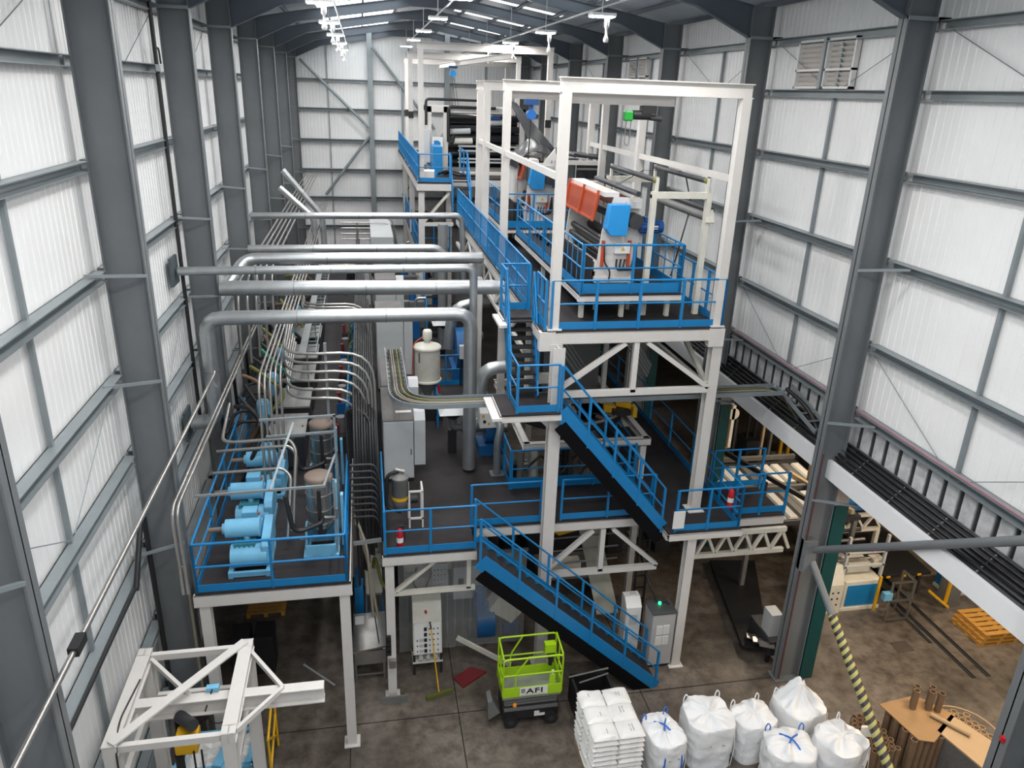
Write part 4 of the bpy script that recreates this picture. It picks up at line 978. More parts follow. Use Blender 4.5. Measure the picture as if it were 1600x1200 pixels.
MB().cyl((5.0, 26.1, 11.3), (5.0, 28.0, 11.3), .14, n=16).build('roll', DARKM, t)
MB().box(5.05, 6.4, 26.3, 27.6, 9.9, 11.2).build('white_body', WHITE, t, bevel=.03)

# far film winder
t = thing('film_winder', 'big black film winder with white side frames on the far high deck', 'machine', (3.0, 36.5, ZF))
for x in (3.0, 3.75, 7.3):
    MB().box(x-.1, x+.1, 36.2, 36.5, ZF+.004, 12.8).build('side_frame', WHITE, t)
for x in (3.0, 7.3): MB().box(x-.1, x+.1, 39.2, 39.5, ZF+.004, 12.8).build('side_frame', WHITE, t)
MB().box(2.9, 7.4, 36.2, 36.42, 12.55, 12.8).build('top_beam', WHITE, t)
MB().box(2.9, 7.4, 39.2, 39.42, 12.55, 12.8).build('top_beam', WHITE, t)
MB().tube(fillet([(2.85, 36.1, 12.0), (2.85, 36.1, 13.1), (5.3, 36.1, 13.1)], .15), .06, 8).build('black_cable_arm', BLACK, t)
MB().tube(fillet([(3.85, 36.1, 11.3), (3.85, 36.1, 12.8), (6.0, 36.1, 12.8)], .15), .07, 8).build('black_cable_arm', BLACK, t)
MB().tube(fillet([(3.85, 36.05, 12.6), (3.85, 36.05, 11.5), (4.0, 36.0, 11.2), (4.1, 36, 11.6)], .15), .08, 8).build('black_hose', BLACK, t)
for k, (z, r, y) in enumerate(((12.35, .14, 36.7), (12.1, .18, 37.2), (11.85, .15, 36.6), (11.45, .24, 36.7), (11.2, .2, 37.3), (10.75, .16, 36.8), (10.35, .2, 36.8))):
    MB().cyl((3.85, y, z), (7.2, y, z), r, n=20).build('roller', FILM if k != 4 else MIDM, t)
MB().box(3.9, 7.2, 37.6, 37.64, 10.1, 12.3).build('black_web', FILM, t)
MB().cyl((3.85, 36.5, 11.72), (4.9, 36.5, 11.78), .13, n=16).build('pale_roller', CABG, t)
MB().cyl((3.9, 36.45, 11.3), (5.0, 36.45, 11.34), .14, n=16).build('pale_roller', CREAM, t)
MB().cyl((5.2, 36.1, 12.15), (6.6, 36.2, 12.2), .13, n=16).build('cylinder_arm', CABG, t)
MB().box(5.6, 6.2, 36.0, 36.2, 12.3, 12.45).build('blue_bracket', MOTORB, t)
for z in (11.1, 10.9, 10.55, 10.4): MB().box(4.3, 7.3, 36.0, 36.06, z, z+.07).build('guard_bar', CABG, t)
for x in (4.35, 5.7, 7.0): MB().box(x, x+.06, 36.0, 36.06, 10.0+.004, 11.15).build('guard_post', CABG, t)
MB().box(3.1, 3.6, 36.05, 36.2, 10.2, 11.5).build('control_panel', PLAST, t)
MB().prism([(3.2, 11.1), (3.42, 11.1), (3.5, 11.25), (3.4, 11.35), (3.2, 11.35)], 'y', 36.03, 36.05).build('blue_emblem', BLUE, t)
MB().box(2.5, 3.0, 35.9, 36.2, 10.4, 11.8).build('cabinet', CABG, t)
MB().box(3.0, 3.4, 34.2, 36.0, 10.0+.004, 11.2).build('blue_side_panel', BLUE, t)
MB().box(3.9, 7.4, 35.2, 35.9, 10.004, 10.18).build('grey_step', MIDM, t)
MB().box(3.9, 7.4, 34.6, 35.2, 10.004, 10.1).build('cream_step', CREAM, t)
MB().box(2.4, 2.95, 32.4, 33.2, 10.004, 10.35).build('white_box', PLAST, t)
for k in range(2): MB().tube(fillet([(3.2+.3*k, 34, 10.1), (3.6+.2*k, 33.6, 10.3), (3.9+.3*k, 33.5, 10.1), (5.2, 33.6, 10.08)], .3), .06, 8).build('black_hose', BLACK, t)

# hoists
t = thing('chain_hoist', 'green and black electric hoist under the front gantry runway', 'hoist', (5.7, 15.53, 13.2))
MB().box(5.2, 5.38, 15.45, 15.61, 13.04, 13.24).build('green_motor', mat('hoist_green', (.01, .28, .03), .4), t, bevel=.03)
MB().cyl((5.38, 15.53, 13.16), (5.75, 15.53, 13.16), .09, n=16).build('hoist_body', BLACKM, t)
MB().box(5.55, 5.85, 15.43, 15.63, 13.18, 13.345).build('trolley', BLACKM, t); MB().cyl((5.75, 15.53, 13.12), (6.0, 15.53, 13.1), .06, n=12).build('hoist_gear', DARKM, t)
MB().tube(fillet([(5.26, 15.53, 13.04), (5.25, 15.53, 12.6), (5.35, 15.53, 12.55), (5.36, 15.53, 13.06)], .06), .01, 5).build('chain_loop', MIDM, t)
t = thing('chain_hoist', 'small blue chain hoist hanging under the second gantry runway', 'hoist', (4.55, 21.6, 13.2))
MB().box(4.36, 4.74, 21.4, 21.6, 13.2, 13.345).build('trolley', MOTORB, t); MB().cyl((4.55, 21.4, 12.95), (4.55, 21.6, 12.95), .13, n=18).build('hoist_body', mat('hoist_blue', (.01, .12, .42), .35), t)
MB().box(4.5, 4.6, 21.47, 21.53, 13.0, 13.22).build('hook_link', MOTORB, t)
MB().tube([(4.55, 21.5, 12.85), (4.5, 21.5, 11.2)], .018, 6).build('load_chain', BLACK, t)
t = thing('chain_hoist', 'blue hoist with two thin wires under the slanting far beam', 'hoist', (4.28, 38.4, 14.6))
MB().box(4.1, 4.5, 38.3, 38.5, 14.45, 14.56).build('trolley', MOTORB, t); MB().cyl((4.3, 38.3, 14.22), (4.3, 38.5, 14.22), .15, n=16).build('hoist_body', BLUE, t)
for s in (-.06, .06): MB().tube([(4.3+s, 38.4, 14.1), (4.45+s, 38.0, 12.85)], .012, 5).build('wire', BLACKM, t)
# dark stops on the far posts
for k, (x, y) in enumerate(((2.32, 38.5), (2.32, 41.5), (7.45, 38.5), (7.45, 31.9))):
    tag(MB().box(x-.12, x+.12, y-.14, y-.097, 12.2, 12.5).build('buffer_block', BLACKM), 'black buffer block on a far gantry post, %s of four' % ORD[k], 'buffer')
# upper guard machine under the high deck: angled grey tubes visible below
t = thing('collapsing_frame', 'rows of slanting grey tubes under the high front deck', 'machine', (5.5, 17, 5.4))
for k in range(8):
    for s, xa in ((-1, 4.1), (1, 5.9)):
        o = .12*k
        MB().cyl((xa+.06*k, 17.2+o, 8.35-.0*k), (xa+1.2+.06*k, 17.6+o, 6.7), .035, n=8).build('slat_tube', MIDM if k % 2 else ZINC, t)
for (px, pz0, pz1) in ((4.2, 5.4, 8.4), (5.1, 5.4, 8.4), (6.4, 5.4, 8.4), (7.2, 5.4, 8.4)): MB().beam((px, 19.0, pz0), (px, 19.0, pz1), .12, .12, up=(0, 1, 0)).build('upright', CREAM, t)
MB().cyl((5.0, 19.5, 5.4), (5.0, 19.5, 8.3), .22, n=18).build('dark_duct', PVC, t)
MB().box(5.5, 6.5, 19.8, 21, 5.5, 7.6).build('grey_cabinet', MIDM, t)
MB().box(4.1, 4.9, 18.6, 18.8, 6.2, 6.45).build('cream_bar', CREAM, t)
# ================================================================== things on the hall floor
# hoist frame near the left wall
t = thing('hoist_gantry', 'white steel hoist frame with cantilever beam near the left wall', 'hoist frame', (-3.2, 10.5, 0))
ax0, ax1, ay0, ay1, az = -4.02, -2.33, 9.6, 11.6, 4.2
for x in (ax0, ax1):
    for y in (ay0, ay1): MB().ibeam((x, y, .025), (x, y, az), .2, .2, up=(0, 1, 0)).build('leg', WHITE, t)
    MB().ibeam((x, ay0-.1, az-.1), (x, ay1+.1, az-.1), .22, .2).build('side_beam', WHITE, t)
for y in (ay0, ay1):
    MB().beam((ax0+.1, y, az-.12), (ax1-.1, y, az-.12), .09, .12).build('cross_bar', WHITE, t)
    MB().beam((ax0+.1, y, 3.2), (ax1-.1, y, 3.2), .09, .12).build('cross_bar', WHITE, t)
MB().beam((ax0+.02, ay0-.05, az+.02), (ax1-.02, ay1+.02, az+.02), .16, .03).build('diagonal_brace', WHITE, t)
MB().ibeam((ax0+.1, 10.55, az-.32), (-.95, 10.55, az-.32), .2, .3).build('runway_beam', WHITE, t)
for y in (ay0+.1, ay1-.1): MB().beam((ax1+.08, y, az-.14), (-1.62, 10.55, az-.16), .06, .09).build('knee_brace', WHITE, t)
MB().beam((ax0+.1, ay1-.05, az-.15), (-3.1, 10.62, az-.2), .06, .09).build('knee_brace', WHITE, t)
for x in (ax0, ax1):
    MB().beam((x, ay0+.1, az-.2), (x, ay1-.1, 3.2), .07, .08).build('side_brace', WHITE, t)
    MB().beam((x, ay0+.1, 3.2), (x, ay1-.1, 3.2), .08, .1).build('side_bar', WHITE, t)
MB().tube(fillet([(ax0+.1, 10.9, az+.01), (ax0+.02, 10.0, az+.02), (ax0+.1, ay0-.12, az-.05), (ax0+.08, ay0-.14, 2.5)], .2), .014, 6).build('black_cable', BLACK, t)
t = thing('chain_hoist', 'yellow electric chain hoist with black motor under the hoist frame beam', 'hoist', (-3.1, 10.35, 3.6))
MB().box(-3.3, -2.95, 10.05, 10.4, 3.32, 3.62).build('yellow_body', YEL, t, bevel=.03)
MB().cyl((-3.28, 10.5, 3.72), (-3.0, 10.18, 3.80), .10, n=18).build('motor', DARKM, t)
for s in (-.14, .14): MB().cyl((-3.1+s, 10.55, 3.62), (-3.1+s, 10.7, 3.62), .12, n=16).build('trolley_wheel', BLACK, t)
MB().box(-3.28, -2.92, 10.5, 10.62, 3.5, 3.72).build('trolley', BLACKM, t)
for s in (-.06, .06): MB().tube([(-2.95+s, 10.05, 3.4), (-2.95+s, 10.0, 1.8)], .018, 6).build('black_chain', BLACK, t)
MB().cyl((-3.25, 10.1, 3.0), (-3.25, 10.1, 3.3), .07, n=12).build('chain_bag', BLACK, t)
MB().box(-2.85, -2.65, 10.62, 10.72, 4.05, 4.12).build('blue_junction', SKYB, t)
MB().tube(fillet([(-2.75, 10.62, 4.1), (-2.9, 10.5, 3.7), (-2.7, 10.45, 3.5), (-2.3, 10.5, 3.7)], .1), .012, 6).build('control_cable', BLACK, t)
t = thing('material_bin', 'sky blue steel bin lined with white film under the hoist frame', 'bin', (-3.2, 12.0, 0))
for (a, b, c, d) in ((-3.95, -3.85, 11.75, 12.7), (-2.6, -2.5, 11.75, 12.7), (-3.95, -2.5, 11.7, 11.8), (-3.95, -2.5, 12.6, 12.7)): MB().box(a, b, c, d, .3, 1.22).build('bin_side', SKYB, t)
for (px, py) in ((-3.9, 11.78), (-2.58, 11.78), (-3.9, 12.62), (-2.58, 12.62)): MB().box(px-.06, px+.06, py-.06, py+.06, .004, 1.3).build('corner_post', SKYB, t)
MB().box(-3.9, -2.55, 11.8, 12.65, .3, .4).build('floor_plate', SKYB, t)
mb = MB(); N = 9; vs = []
for j in range(N):
    for i in range(N):
        vs.append((-3.83+1.22*i/(N-1), 11.82+.76*j/(N-1), 1.12+.16*math.sin(i*2.1+j*1.3)*math.cos(j*1.9-i)))
mb.add(vs, [(j*N+i, j*N+i+1, (j+1)*N+i+1, (j+1)*N+i) for j in range(N-1) for i in range(N-1)], False); mb.build('white_film', SACK, t)
MB().beam((-3.15, 11.72, 1.26), (-2.9, 12.68, 1.28), .18, .05).build('bridge_bar', SKYB, t)
t = thing('yellow_barrier', 'yellow tubular stand beside the blue bin', 'barrier', (-2.2, 12.6, 0))
for (a, b) in (((-2.25, 12.2, .02), (-2.25, 12.2, 1.3)), ((-2.25, 13.3, .02), (-2.25, 13.3, 1.6)), ((-2.25, 12.2, 1.3), (-2.25, 13.3, 1.6)), ((-2.25, 12.2, .5), (-2.25, 13.3, .9)), ((-2.25, 12.2, 1.3), (-2.25, 13.3, .3)), ((-2.9, 13.3, 1.6), (-2.25, 13.3, 1.6)), ((-2.9, 13.3, .02), (-2.9, 13.3, 1.6))):
    MB().tube([a, b], .028, 8).build('yellow_tube', YEL, t)
tag(MB().tube([(-1.87, 15.76, .03), (-1.1, 14.94, .03)], .028, 8).build('steel_bar', CABG), 'loose pale bar lying on the floor behind the cantilever beam', 'bar')
t = thing('pallet', 'pale wooden pallet under the far part of the pump deck', 'pallet', (-3.0, 18.3, 0))
for k in range(7): MB().box(-3.5, -2.5, 17.8+.145*k, 17.9+.145*k, .12, .14).build('slat', WOOD, t)
for k in range(3): MB().box(-3.5+.45*k, -3.4+.45*k, 17.8, 18.8, .003, .12).build('bearer', WOOD, t)
for k, x in enumerate((-3.3, -2.75)): tag(MB().box(x-.22, x+.22, 15.6, 16.2, .002, 1.1).build('black_bin', BLACKM), 'black bin in the dark under the pump deck, %s from the wall' % ORD[k], 'bin', 'black bins under the pump deck')

# stainless chute table, blue box and white dosing unit left of the middle post
t = thing('sorting_table', 'stainless steel chute table with paper note between two white legs', 'table', (-.2, 15.5, 0))
MB().hexa([(-.62, 14.95, .88), (.16, 15.05, .92), (.16, 16.1, 1.12), (-.62, 16.1, 1.1), (-.62, 14.95, .93), (.16, 15.05, .97), (.16, 16.1, 1.17), (-.62, 16.1, 1.15)]).build('sloping_top', STAINL, t)
MB().box(-.6, .14, 15.0, 16.0, .5, .88).build('tray', STAINL, t)
for (px, py) in ((-.58, 15.02), (.1, 15.08), (-.58, 16.0), (.1, 16.0)): MB().box(px-.025, px+.025, py-.025, py+.025, .003, .9).build('leg', STAINL, t)
MB().box(-.58, .1, 15.03, 15.06, .15, .2).build('lower_bar', STAINL, t)
MB().beam((.0, 15.03, .955), (-.1, 16.0, 1.155), .03, .01).build('dark_seam', BLACKM, t)
MB().hexa([(-.58, 15.75, 1.095), (-.36, 15.75, 1.10), (-.36, 16.0, 1.145), (-.58, 16.0, 1.14), (-.58, 15.75, 1.10), (-.36, 15.75, 1.105), (-.36, 16.0, 1.155), (-.58, 16.0, 1.15)]).build('paper_note', PLAST, t)
tag(MB().box(-.58, -.36, 16.5, 17.4, .002, 1.65).build('blue_column_box', BLUE), 'bright blue upright box behind the stainless table', 'box')
t = thing('dosing_unit', 'white and stainless dosing unit beside the blue upright box', 'machine', (-.1, 17, 0))
MB().box(-.3, .12, 16.6, 17.3, 1.35, 2.1).build('white_head', CREAM, t, bevel=.02); MB().box(-.28, .1, 16.55, 17.2, .8, 1.35).build('steel_hopper', STAINL, t); MB().box(-.3, .14, 16.45, 17.2, .003, .8).build('blue_base', BLUE, t)
MB().tube(fillet([(-.1, 16.7, 2.1), (-.05, 16.5, 2.6), (.1, 16.3, 1.9), (.2, 16.3, 1.7)], .3), .04, 8).build('olive_hose', CABLEY, t)
t = thing('plug_strip', 'switch boxes and plugs fixed to the middle white post', 'switch box', (.27, 14.25, 1.0))
for k in range(4): MB().box(.14, .26, 14.22, 14.30, 1.35+.14*k, 1.45+.14*k).build('plug', BLACKM, t)
MB().box(.2, .36, 14.2, 14.31, 1.0, 1.2).build('grey_box', STAINL, t)
tag(MB().box(.02, .62, 14.16, 14.2, .0015, .2).build('post_guard', MIDM), 'low grey guard plate at the foot of the middle post', 'guard')

# control console behind the strip curtain
t = thing('control_console', 'cream control console full of dials and switches behind the strip curtain', 'control panel', (1.13, 15.3, 0))
MB().prism([(15.0, .62), (15.5, .62), (15.62, 1.9), (15.45, 2.05), (15.28, 1.95), (15.12, 1.5)], 'x', .80, 1.50).build('housing', CREAM, t, bevel=.01)
MB().hexa([(.83, 14.985, .66), (1.47, 14.985, .66), (1.47, 15.0, .66), (.83, 15.0, .66), (.83, 15.095, 1.48), (1.47, 15.095, 1.48), (1.47, 15.11, 1.48), (.83, 15.11, 1.48)]).build('front_plate', PLAST, t)
for r in range(5):
    for c in range(6):
        if c in (0, 1) and r > 2: continue
        z = .74+.145*r; y = 14.985+(z-.66)*.134; x = .90+.1*c
        if c == 1: MB().box(x-.05, x+.05, y-.015, y+.005, z-.04, z+.04).build('white_display', CABG, t)
        elif c == 2: MB().box(x-.035, x+.035, y-.02, y+.005, z-.045, z+.045).build('black_dial', BLACK, t)
        else: MB().cyl((x, y-.02, z), (x, y+.005, z), .016, n=8).build('switch', BLACK, t)
MB().cyl((1.12, 15.13, 1.75), (1.12, 15.2, 1.75), .03, n=10).build('red_button', RED, t)
for k in range(3): MB().cyl((.98+.18*k, 14.97, .54), (.98+.18*k, 15.05, .54), .055, n=14).build('gauge', CABG, t)
MB().box(.78, 1.52, 15.0, 15.5, .36, .40).build('white_shelf', CREAM, t)
for (px, py) in ((.82, 15.05), (1.48, 15.05), (.82, 15.45), (1.48, 15.45)): MB().box(px-.03, px+.03, py-.03, py+.03, .003, .62).build('leg', BLACKM, t)
t = thing('broom', 'yellow handled broom leaning before the control console', 'broom', (1.3, 14.3, 0))
MB().tube([(1.35, 14.27, .1), (1.22, 14.93, 1.5)], .016, 8).build('yellow_handle', YEL, t); MB().tube([(1.225, 14.90, 1.45), (1.20, 15.0-.02, 1.6)], .019, 8).build('black_grip', BLACK, t)
MB().beam((1.04, 14.15, .06), (1.68, 14.32, .06), .08, .1).build('brush_head', mat('olive_bristle', (.10, .11, .02), .9), t)
tag(MB().prism([(1.75, 14.75), (1.95, 14.4), (2.6, 14.85), (2.2, 15.05)], 'z', .002, .05).build('red_plate', DARKRED), 'dark red plate lying on the floor under the curtain', 'plate')
# translucent strip curtain
cm = bpy.data.materials.new('clear_strip'); cm.use_nodes = True; nt = cm.node_tree; b = nt.nodes['Principled BSDF']
b.inputs['Base Color'].default_value = (.75, .78, .78, 1); b.inputs['Roughness'].default_value = .18; b.inputs['Alpha'].default_value = .13; b.inputs['Specular IOR Level'].default_value = .6
MATS['clear_strip'] = cm
t = thing('strip_curtain', 'clear strip curtain hanging below the middle deck before the dark machinery', 'curtain', (2.1, 15.8, 0))
MB().box(.45, 3.75, 15.86, 15.92, 2.78, 2.86).build('curtain_track', MIDM, t)
for k in range(16):
    x = .50+.2*k
    MB().box(x, x+.215, 15.84+.014*(k % 2), 15.846+.014*(k % 2), .05, 2.8).build('clear_strip', cm, t)

# dark machinery below the decks
t = thing('extruder', 'white and blue extruder with grey control boxes in the dark behind the curtain', 'machine', (2, 17, 0))
MB().box(1.95, 2.75, 16.6, 16.9, .95, 1.95).build('control_cabinet', CABG, t, bevel=.01); MB().box(2.08, 2.22, 16.58, 16.6, 1.25, 1.6).build('dark_window', BLACK, t)
MB().box(1.4, 1.8, 16.6, 16.75, 1.5, 2.1).build('perforated_box', CABG, t); MB().box(2.9, 3.5, 16.6, 16.8, 1.6, 2.2).build('perforated_box', CABG, t)
for r in range(3):
    for c in range(4): MB().cyl((1.46+.09*c, 16.59, 1.62+.15*r), (1.46+.09*c, 16.6, 1.62+.15*r), .022, n=8).build('hole', BLACK, t)
MB().box(.7, 1.85, 16.9, 17.4, 1.0, 1.5).build('cream_barrel_cover', CREAM, t); MB().cyl((.7, 17.3, 1.7), (2.0, 17.3, 1.7), .22, n=16).build('barrel', CREAM, t)
MB().box(.6, 3.4, 17.0, 18.5, .003, .9).build('base', DARKM, t)
MB().tube(fillet([(1.0, 16.8, 1.9), (.9, 16.7, 1.4), (1.2, 16.7, 1.2), (1.4, 16.8, 1.7)], .2), .02, 6).build('cable', BLACK, t)
t = thing('granulator', 'blue granulator drum with cream hood behind the green lift', 'machine', (2.7, 16.1, 0))
MB().cyl((2.5, 16.25, .55), (2.95, 16.25, .55), .5, n=28).build('blue_drum', DBLUE, t); MB().cyl((2.6, 16.3, 1.0), (2.6, 16.3, 1.45), .16, n=16).build('blue_neck', DBLUE, t)
MB().prism([(2.8, 1.0), (3.4, .55), (3.7, .9), (3.05, 1.4)], 'y', 15.95, 16.4).build('cream_hood', CREAM, t)
MB().beam((1.9, 15.35, .75), (3.2, 14.9, .12), .06, .12).build('white_rail', CREAM, t); MB().box(2.3, 3.3, 15.95, 16.6, .003, .2).build('base', DARKM, t)
MB().box(3.2, 3.6, 15.95, 16.4, .2, .55).build('blue_motor', MOTORB, t)
rng = random.Random(11)
for k in range(16):
    x = .6+.55*k+.2*rng.random(); y = 19.0+2.2*(k % 3)+rng.random(); h = 1.2+1.6*rng.random()
    if x > 9.0: x = 8.9
    t = thing('floor_machine', 'dark machine block standing deep below the decks, %s of the hidden row' % (ORD[k] if k < 12 else 'last ' + ORD[k-12]), 'machine', (x, y, 0))
    MB().box(x-.25, x+.25, y-.5, y+.5, .003, h*.6).build('base', (DARKM, MIDM, DBLUE)[k % 3], t); MB().cyl((x, y, h*.6), (x, y, h), .2, n=14).build('drum', (MIDM, CREAM, DARKM)[k % 3], t)
    MB().tube(fillet([(x+.1, y-.3, h*.6), (x+.1, y-.3, h+.2), (x+.3, y-.2, h+.2)], .2), .05, 8).build('pipe', ZINC, t)
t = thing('yellow_trolley_beam', 'yellow hoist beam seen through the white truss below the cross walkway', 'beam', (5.1, 16.6, 3.0))
MB().prism([(4.5, 2.9), (4.7, 2.75), (5.9, 3.05), (5.9, 3.25), (5.5, 3.3), (4.6, 3.15)], 'y', 16.5, 16.75).build('yellow_arm', YEL, t); MB().cyl((5.9, 16.6, 3.15), (6.1, 16.6, 3.2), .1, n=12).build('grey_end', CABG, t)
MB().box(4.2, 4.9, 16.9, 17.1, 2.6, 3.3).build('black_support', BLACKM, t)
t = thing('conveyor_unit', 'grey conveyor with pale sheet under the cross walkway truss', 'conveyor', (5.5, 17.4, 0))
MB().box(4.4, 6.3, 17.0, 18.0, 1.0, 1.2).build('bed', MIDM, t); MB().hexa([(5.7, 15.9, .6), (6.3, 15.9, .6), (6.3, 18, 1.9), (5.7, 18, 1.9), (5.7, 15.9, .64), (6.3, 15.9, .64), (6.3, 18, 1.94), (5.7, 18, 1.94)]).build('pale_sheet', mat('cloudy_sheet', (.42, .43, .38), .3, grime=.5), t)
for x in (4.45, 6.25): MB().box(x-.04, x+.04, 17.0, 18.0, .003, 1.0).build('leg', DARKM, t)
for z in (1.6, 2.0, 2.4): MB().tube([(4.4, 16.9, z), (6.5, 16.9, z+.05)], .025, 6).build('pipe', ZINC, t)
MB().box(4.5, 5.5, 16.95, 17.3, 1.2, 1.55).build('cream_drive', CREAM, t)
t = thing('black_ladder_rack', 'dark vertical cable rack beside the tall grey cabinet', 'rack', (6.7, 15.6, 0))
for x in (6.62, 6.9): MB().beam((x, 15.75, .004), (x, 15.75, 3.6), .05, .05, up=(0, 1, 0)).build('upright', BLACKM, t)
for k in range(9): MB().beam((6.62, 15.75, .4+.36*k), (6.9, 15.75, .4+.36*k), .03, .03).build('rung', BLACKM, t)

# grey cabinets by the stair foot
t = thing('switch_cabinet', 'tall grey cabinet with notices and green light at the stair foot', 'cabinet', (6.94, 14.68, 0))
MB().box(6.64, 7.24, 14.42, 14.95, .08, 1.62).build('body', mat('cool_grey_cabinet', (.42, .42, .42), .4), t, bevel=.012); MB().box(6.62, 7.26, 14.40, 14.97, 1.62, 1.66).build('dark_top', mat('charcoal_top', (.07, .075, .08), .5), t); MB().box(6.65, 7.23, 14.44, 14.9, .003, .08).build('plinth', BLACKM, t)
for (a, b) in ((6.76, 1.02), (6.94, 1.03), (6.76, .70), (6.94, .71)):
    pn = MB().box(a, a+.16, 14.405, 14.42, b, b+.26).build('paper_notice', PLAST, t)
    for k in range(5): MB().box(a+.02, a+.14, 14.402, 14.4045, b+.04+.04*k, b+.05+.04*k).build('printed_line', INK, pn)
MB().box(6.9, 6.96, 14.75, 14.80, 1.66, 1.72).build('green_lamp', GREENL, t)
MB().tube(fillet([(6.9, 14.85, 1.66), (6.7, 15.0, 2.1), (6.68, 15.7, 2.5)], .2), .03, 8).build('black_cable', BLACK, t); MB().tube(fillet([(6.95, 14.8, 1.67), (7.1, 14.8, 1.75), (7.16, 14.7, 1.69)], .05), .03, 8).build('black_cable', BLACK, t)
t = thing('switch_cabinet', 'narrow white cabinet with one notice behind the lowest staircase', 'cabinet', (6.25, 15.1, 0))
MB().box(6.08, 6.48, 14.80, 15.2, .06, 1.6).build('body', PLAST, t, bevel=.012); MB().prism([(14.8, 1.6), (15.2, 1.6), (15.2, 1.8), (15.0, 1.8)], 'x', 6.08, 6.48).build('sloping_top', PLAST, t); MB().box(6.1, 6.46, 14.82, 15.18, .003, .06).build('plinth', BLACKM, t)
MB().box(6.18, 6.38, 14.785, 14.80, 1.1, 1.4).build('notice', CABG, t); MB().box(6.25, 6.4, 15.05, 15.12, 1.8, 1.83).build('label_plate', CABG, t)

# black bin with rails
t = thing('waste_bin', 'low black steel bin with a bright bar on top behind the sack pallet', 'bin', (4.8, 13.2, 0))
for (a, b, c, d) in ((4.36, 4.42, 12.78, 13.62), (5.2, 5.26, 12.78, 13.62), (4.36, 5.26, 12.74, 12.80), (4.36, 5.26, 13.58, 13.64)): MB().box(a, b, c, d, .1, .8).build('bin_side', BLACKM, t)
MB().box(4.38, 5.24, 12.78, 13.6, .1, .16).build('bin_floor', BLACKM, t)
for (px, py) in ((4.45, 12.85), (5.15, 12.85), (4.45, 13.5), (5.15, 13.5)): MB().cyl((px, py, .004), (px, py, .1), .04, n=10).build('foot', BLACK, t)
MB().tube([(4.3, 13.5, .84), (5.3, 13.66, .84)], .03, 8).build('bright_bar', STAINL, t); MB().tube([(4.5, 13.3, .83), (5.25, 13.5, .83)], .02, 8).build('grey_bar', MIDM, t)

# ---------------- scissor lift
X0, X1, Y0, Y1 = 2.66, 4.0, 13.06, 13.72
t = thing('scissor_lift', 'lime green scissor lift with black base and white sign plate', 'scissor lift', ((X0+X1)/2, (Y0+Y1)/2, 0))
MB().box(X0+.02, X1-.02, Y0+.03, Y1-.03, .16, .52).build('chassis', BLACKM, t, bevel=.03)
MB().box(X0+.05, X1-.05, Y0+.01, Y0+.03, .44, .52).build('warning_strip', mat('worn_grey_strip', (.18, .18, .18), .6, grime=.9, scale=25), t)
for (wx, wy) in ((X0+.2, Y0), (X1-.2, Y0), (X0+.2, Y1), (X1-.2, Y1)):
    w = MB().cyl((wx, wy-.05, .165), (wx, wy+.06, .165), .16, n=24).build('wheel', BLACK, t); MB().cyl((wx, wy-.06, .165), (wx, wy-.05, .165), .07, n=14).build('hub', DARKM, w)
MB().box(X0+.06, X1-.06, Y0+.1, Y1-.1, .52, .80).build('scissor_stack', MIDM, t)
for k in range(3): MB().beam((X0+.1, Y0+.09, .56+.08*k), (X1-.1, Y0+.09, .6+.08*k), .02, .06).build('scissor_arm', MIDM, t)
ld = MB().hexa([(X0-.28, Y0+.15, .12), (X0-.02, Y0+.15, .3), (X0-.02, Y1-.15, .3), (X0-.28, Y1-.15, .12), (X0-.3, Y0+.15, .62), (X0-.2, Y0+.15, .66), (X0-.2, Y1-.15, .66), (X0-.3, Y1-.15, .62)]).build('ladder_panel', MIDM, t)
MB().box(X0-.235, X0-.225, Y0+.2, Y0+.3, .3, .45).build('step_hole', BLACK, ld)
MB().lathe((X0+.3, Y0+.08, .52), [(.05, 0), (.05, .06), (.02, .09)], 14).build('amber_beacon', mat('amber_lens', (.8, .3, .02), .3), t)
pl = MB().box(X0+.75, X0+.87, Y0+.022, Y0+.03, .22, .36).build('white_plate', PLAST, t); MB().box(X0+.87, X0+1.0, Y0+.022, Y0+.03, .22, .29).build('white_plate', PLAST, t)
MB().box(X0, X1, Y0, Y1, .80, .86).build('platform_floor', mat('lift_floor', (.25, .27, .22), .6, grime=.6), t)
ZB = .86
tb = MB()
for (a, b) in (((X0, Y0), (X1, Y0)), ((X1, Y0), (X1, Y1)), ((X1, Y1), (X0, Y1)), ((X0, Y1), (X0, Y0))): tb.beam((a[0], a[1], ZB+.13), (b[0], b[1], ZB+.13), .02, .26)
tb.build('toe_board', LIME, t)
def lrail(pts, r=.022): MB().tube(fillet(pts, .1), r, 8).build('guard_tube', LIME, t)
for y in (Y0, Y1):
    top = ZB+(1.12 if y == Y1 else 1.05)
    lrail([(X0, y, ZB+.05), (X0, y, top), (X1, y, top), (X1, y, ZB+.05)])
    lrail([(X0, y, ZB+.6), (X1, y, ZB+.6)], .02)
    lrail([(X0+.28, y, ZB+.2), (X0+.28, y, ZB+.62), (X0+.55, y, top)], .02)
for x in (X0, X1):
    lrail([(x, Y0, ZB+1.05), (x, Y1, ZB+1.12)]); lrail([(x, Y0, ZB+.6), (x, Y1, ZB+.6)], .02); lrail([(x, (Y0+Y1)/2, ZB+.1), (x, (Y0+Y1)/2, ZB+1.08)], .02)
    lrail([(x, Y0, ZB+.35), (x, Y1, ZB+.35)], .018)
cb = MB().box(X1-.3, X1-.05, Y1-.2, Y1-.04, ZB+.72, ZB+.95).build('control_box', LIME, t); MB().cyl((X1-.18, Y1-.25, ZB+.45), (X1-.18, Y1-.25, ZB+.72), .05, n=10).build('coiled_cable', BLACK, cb)
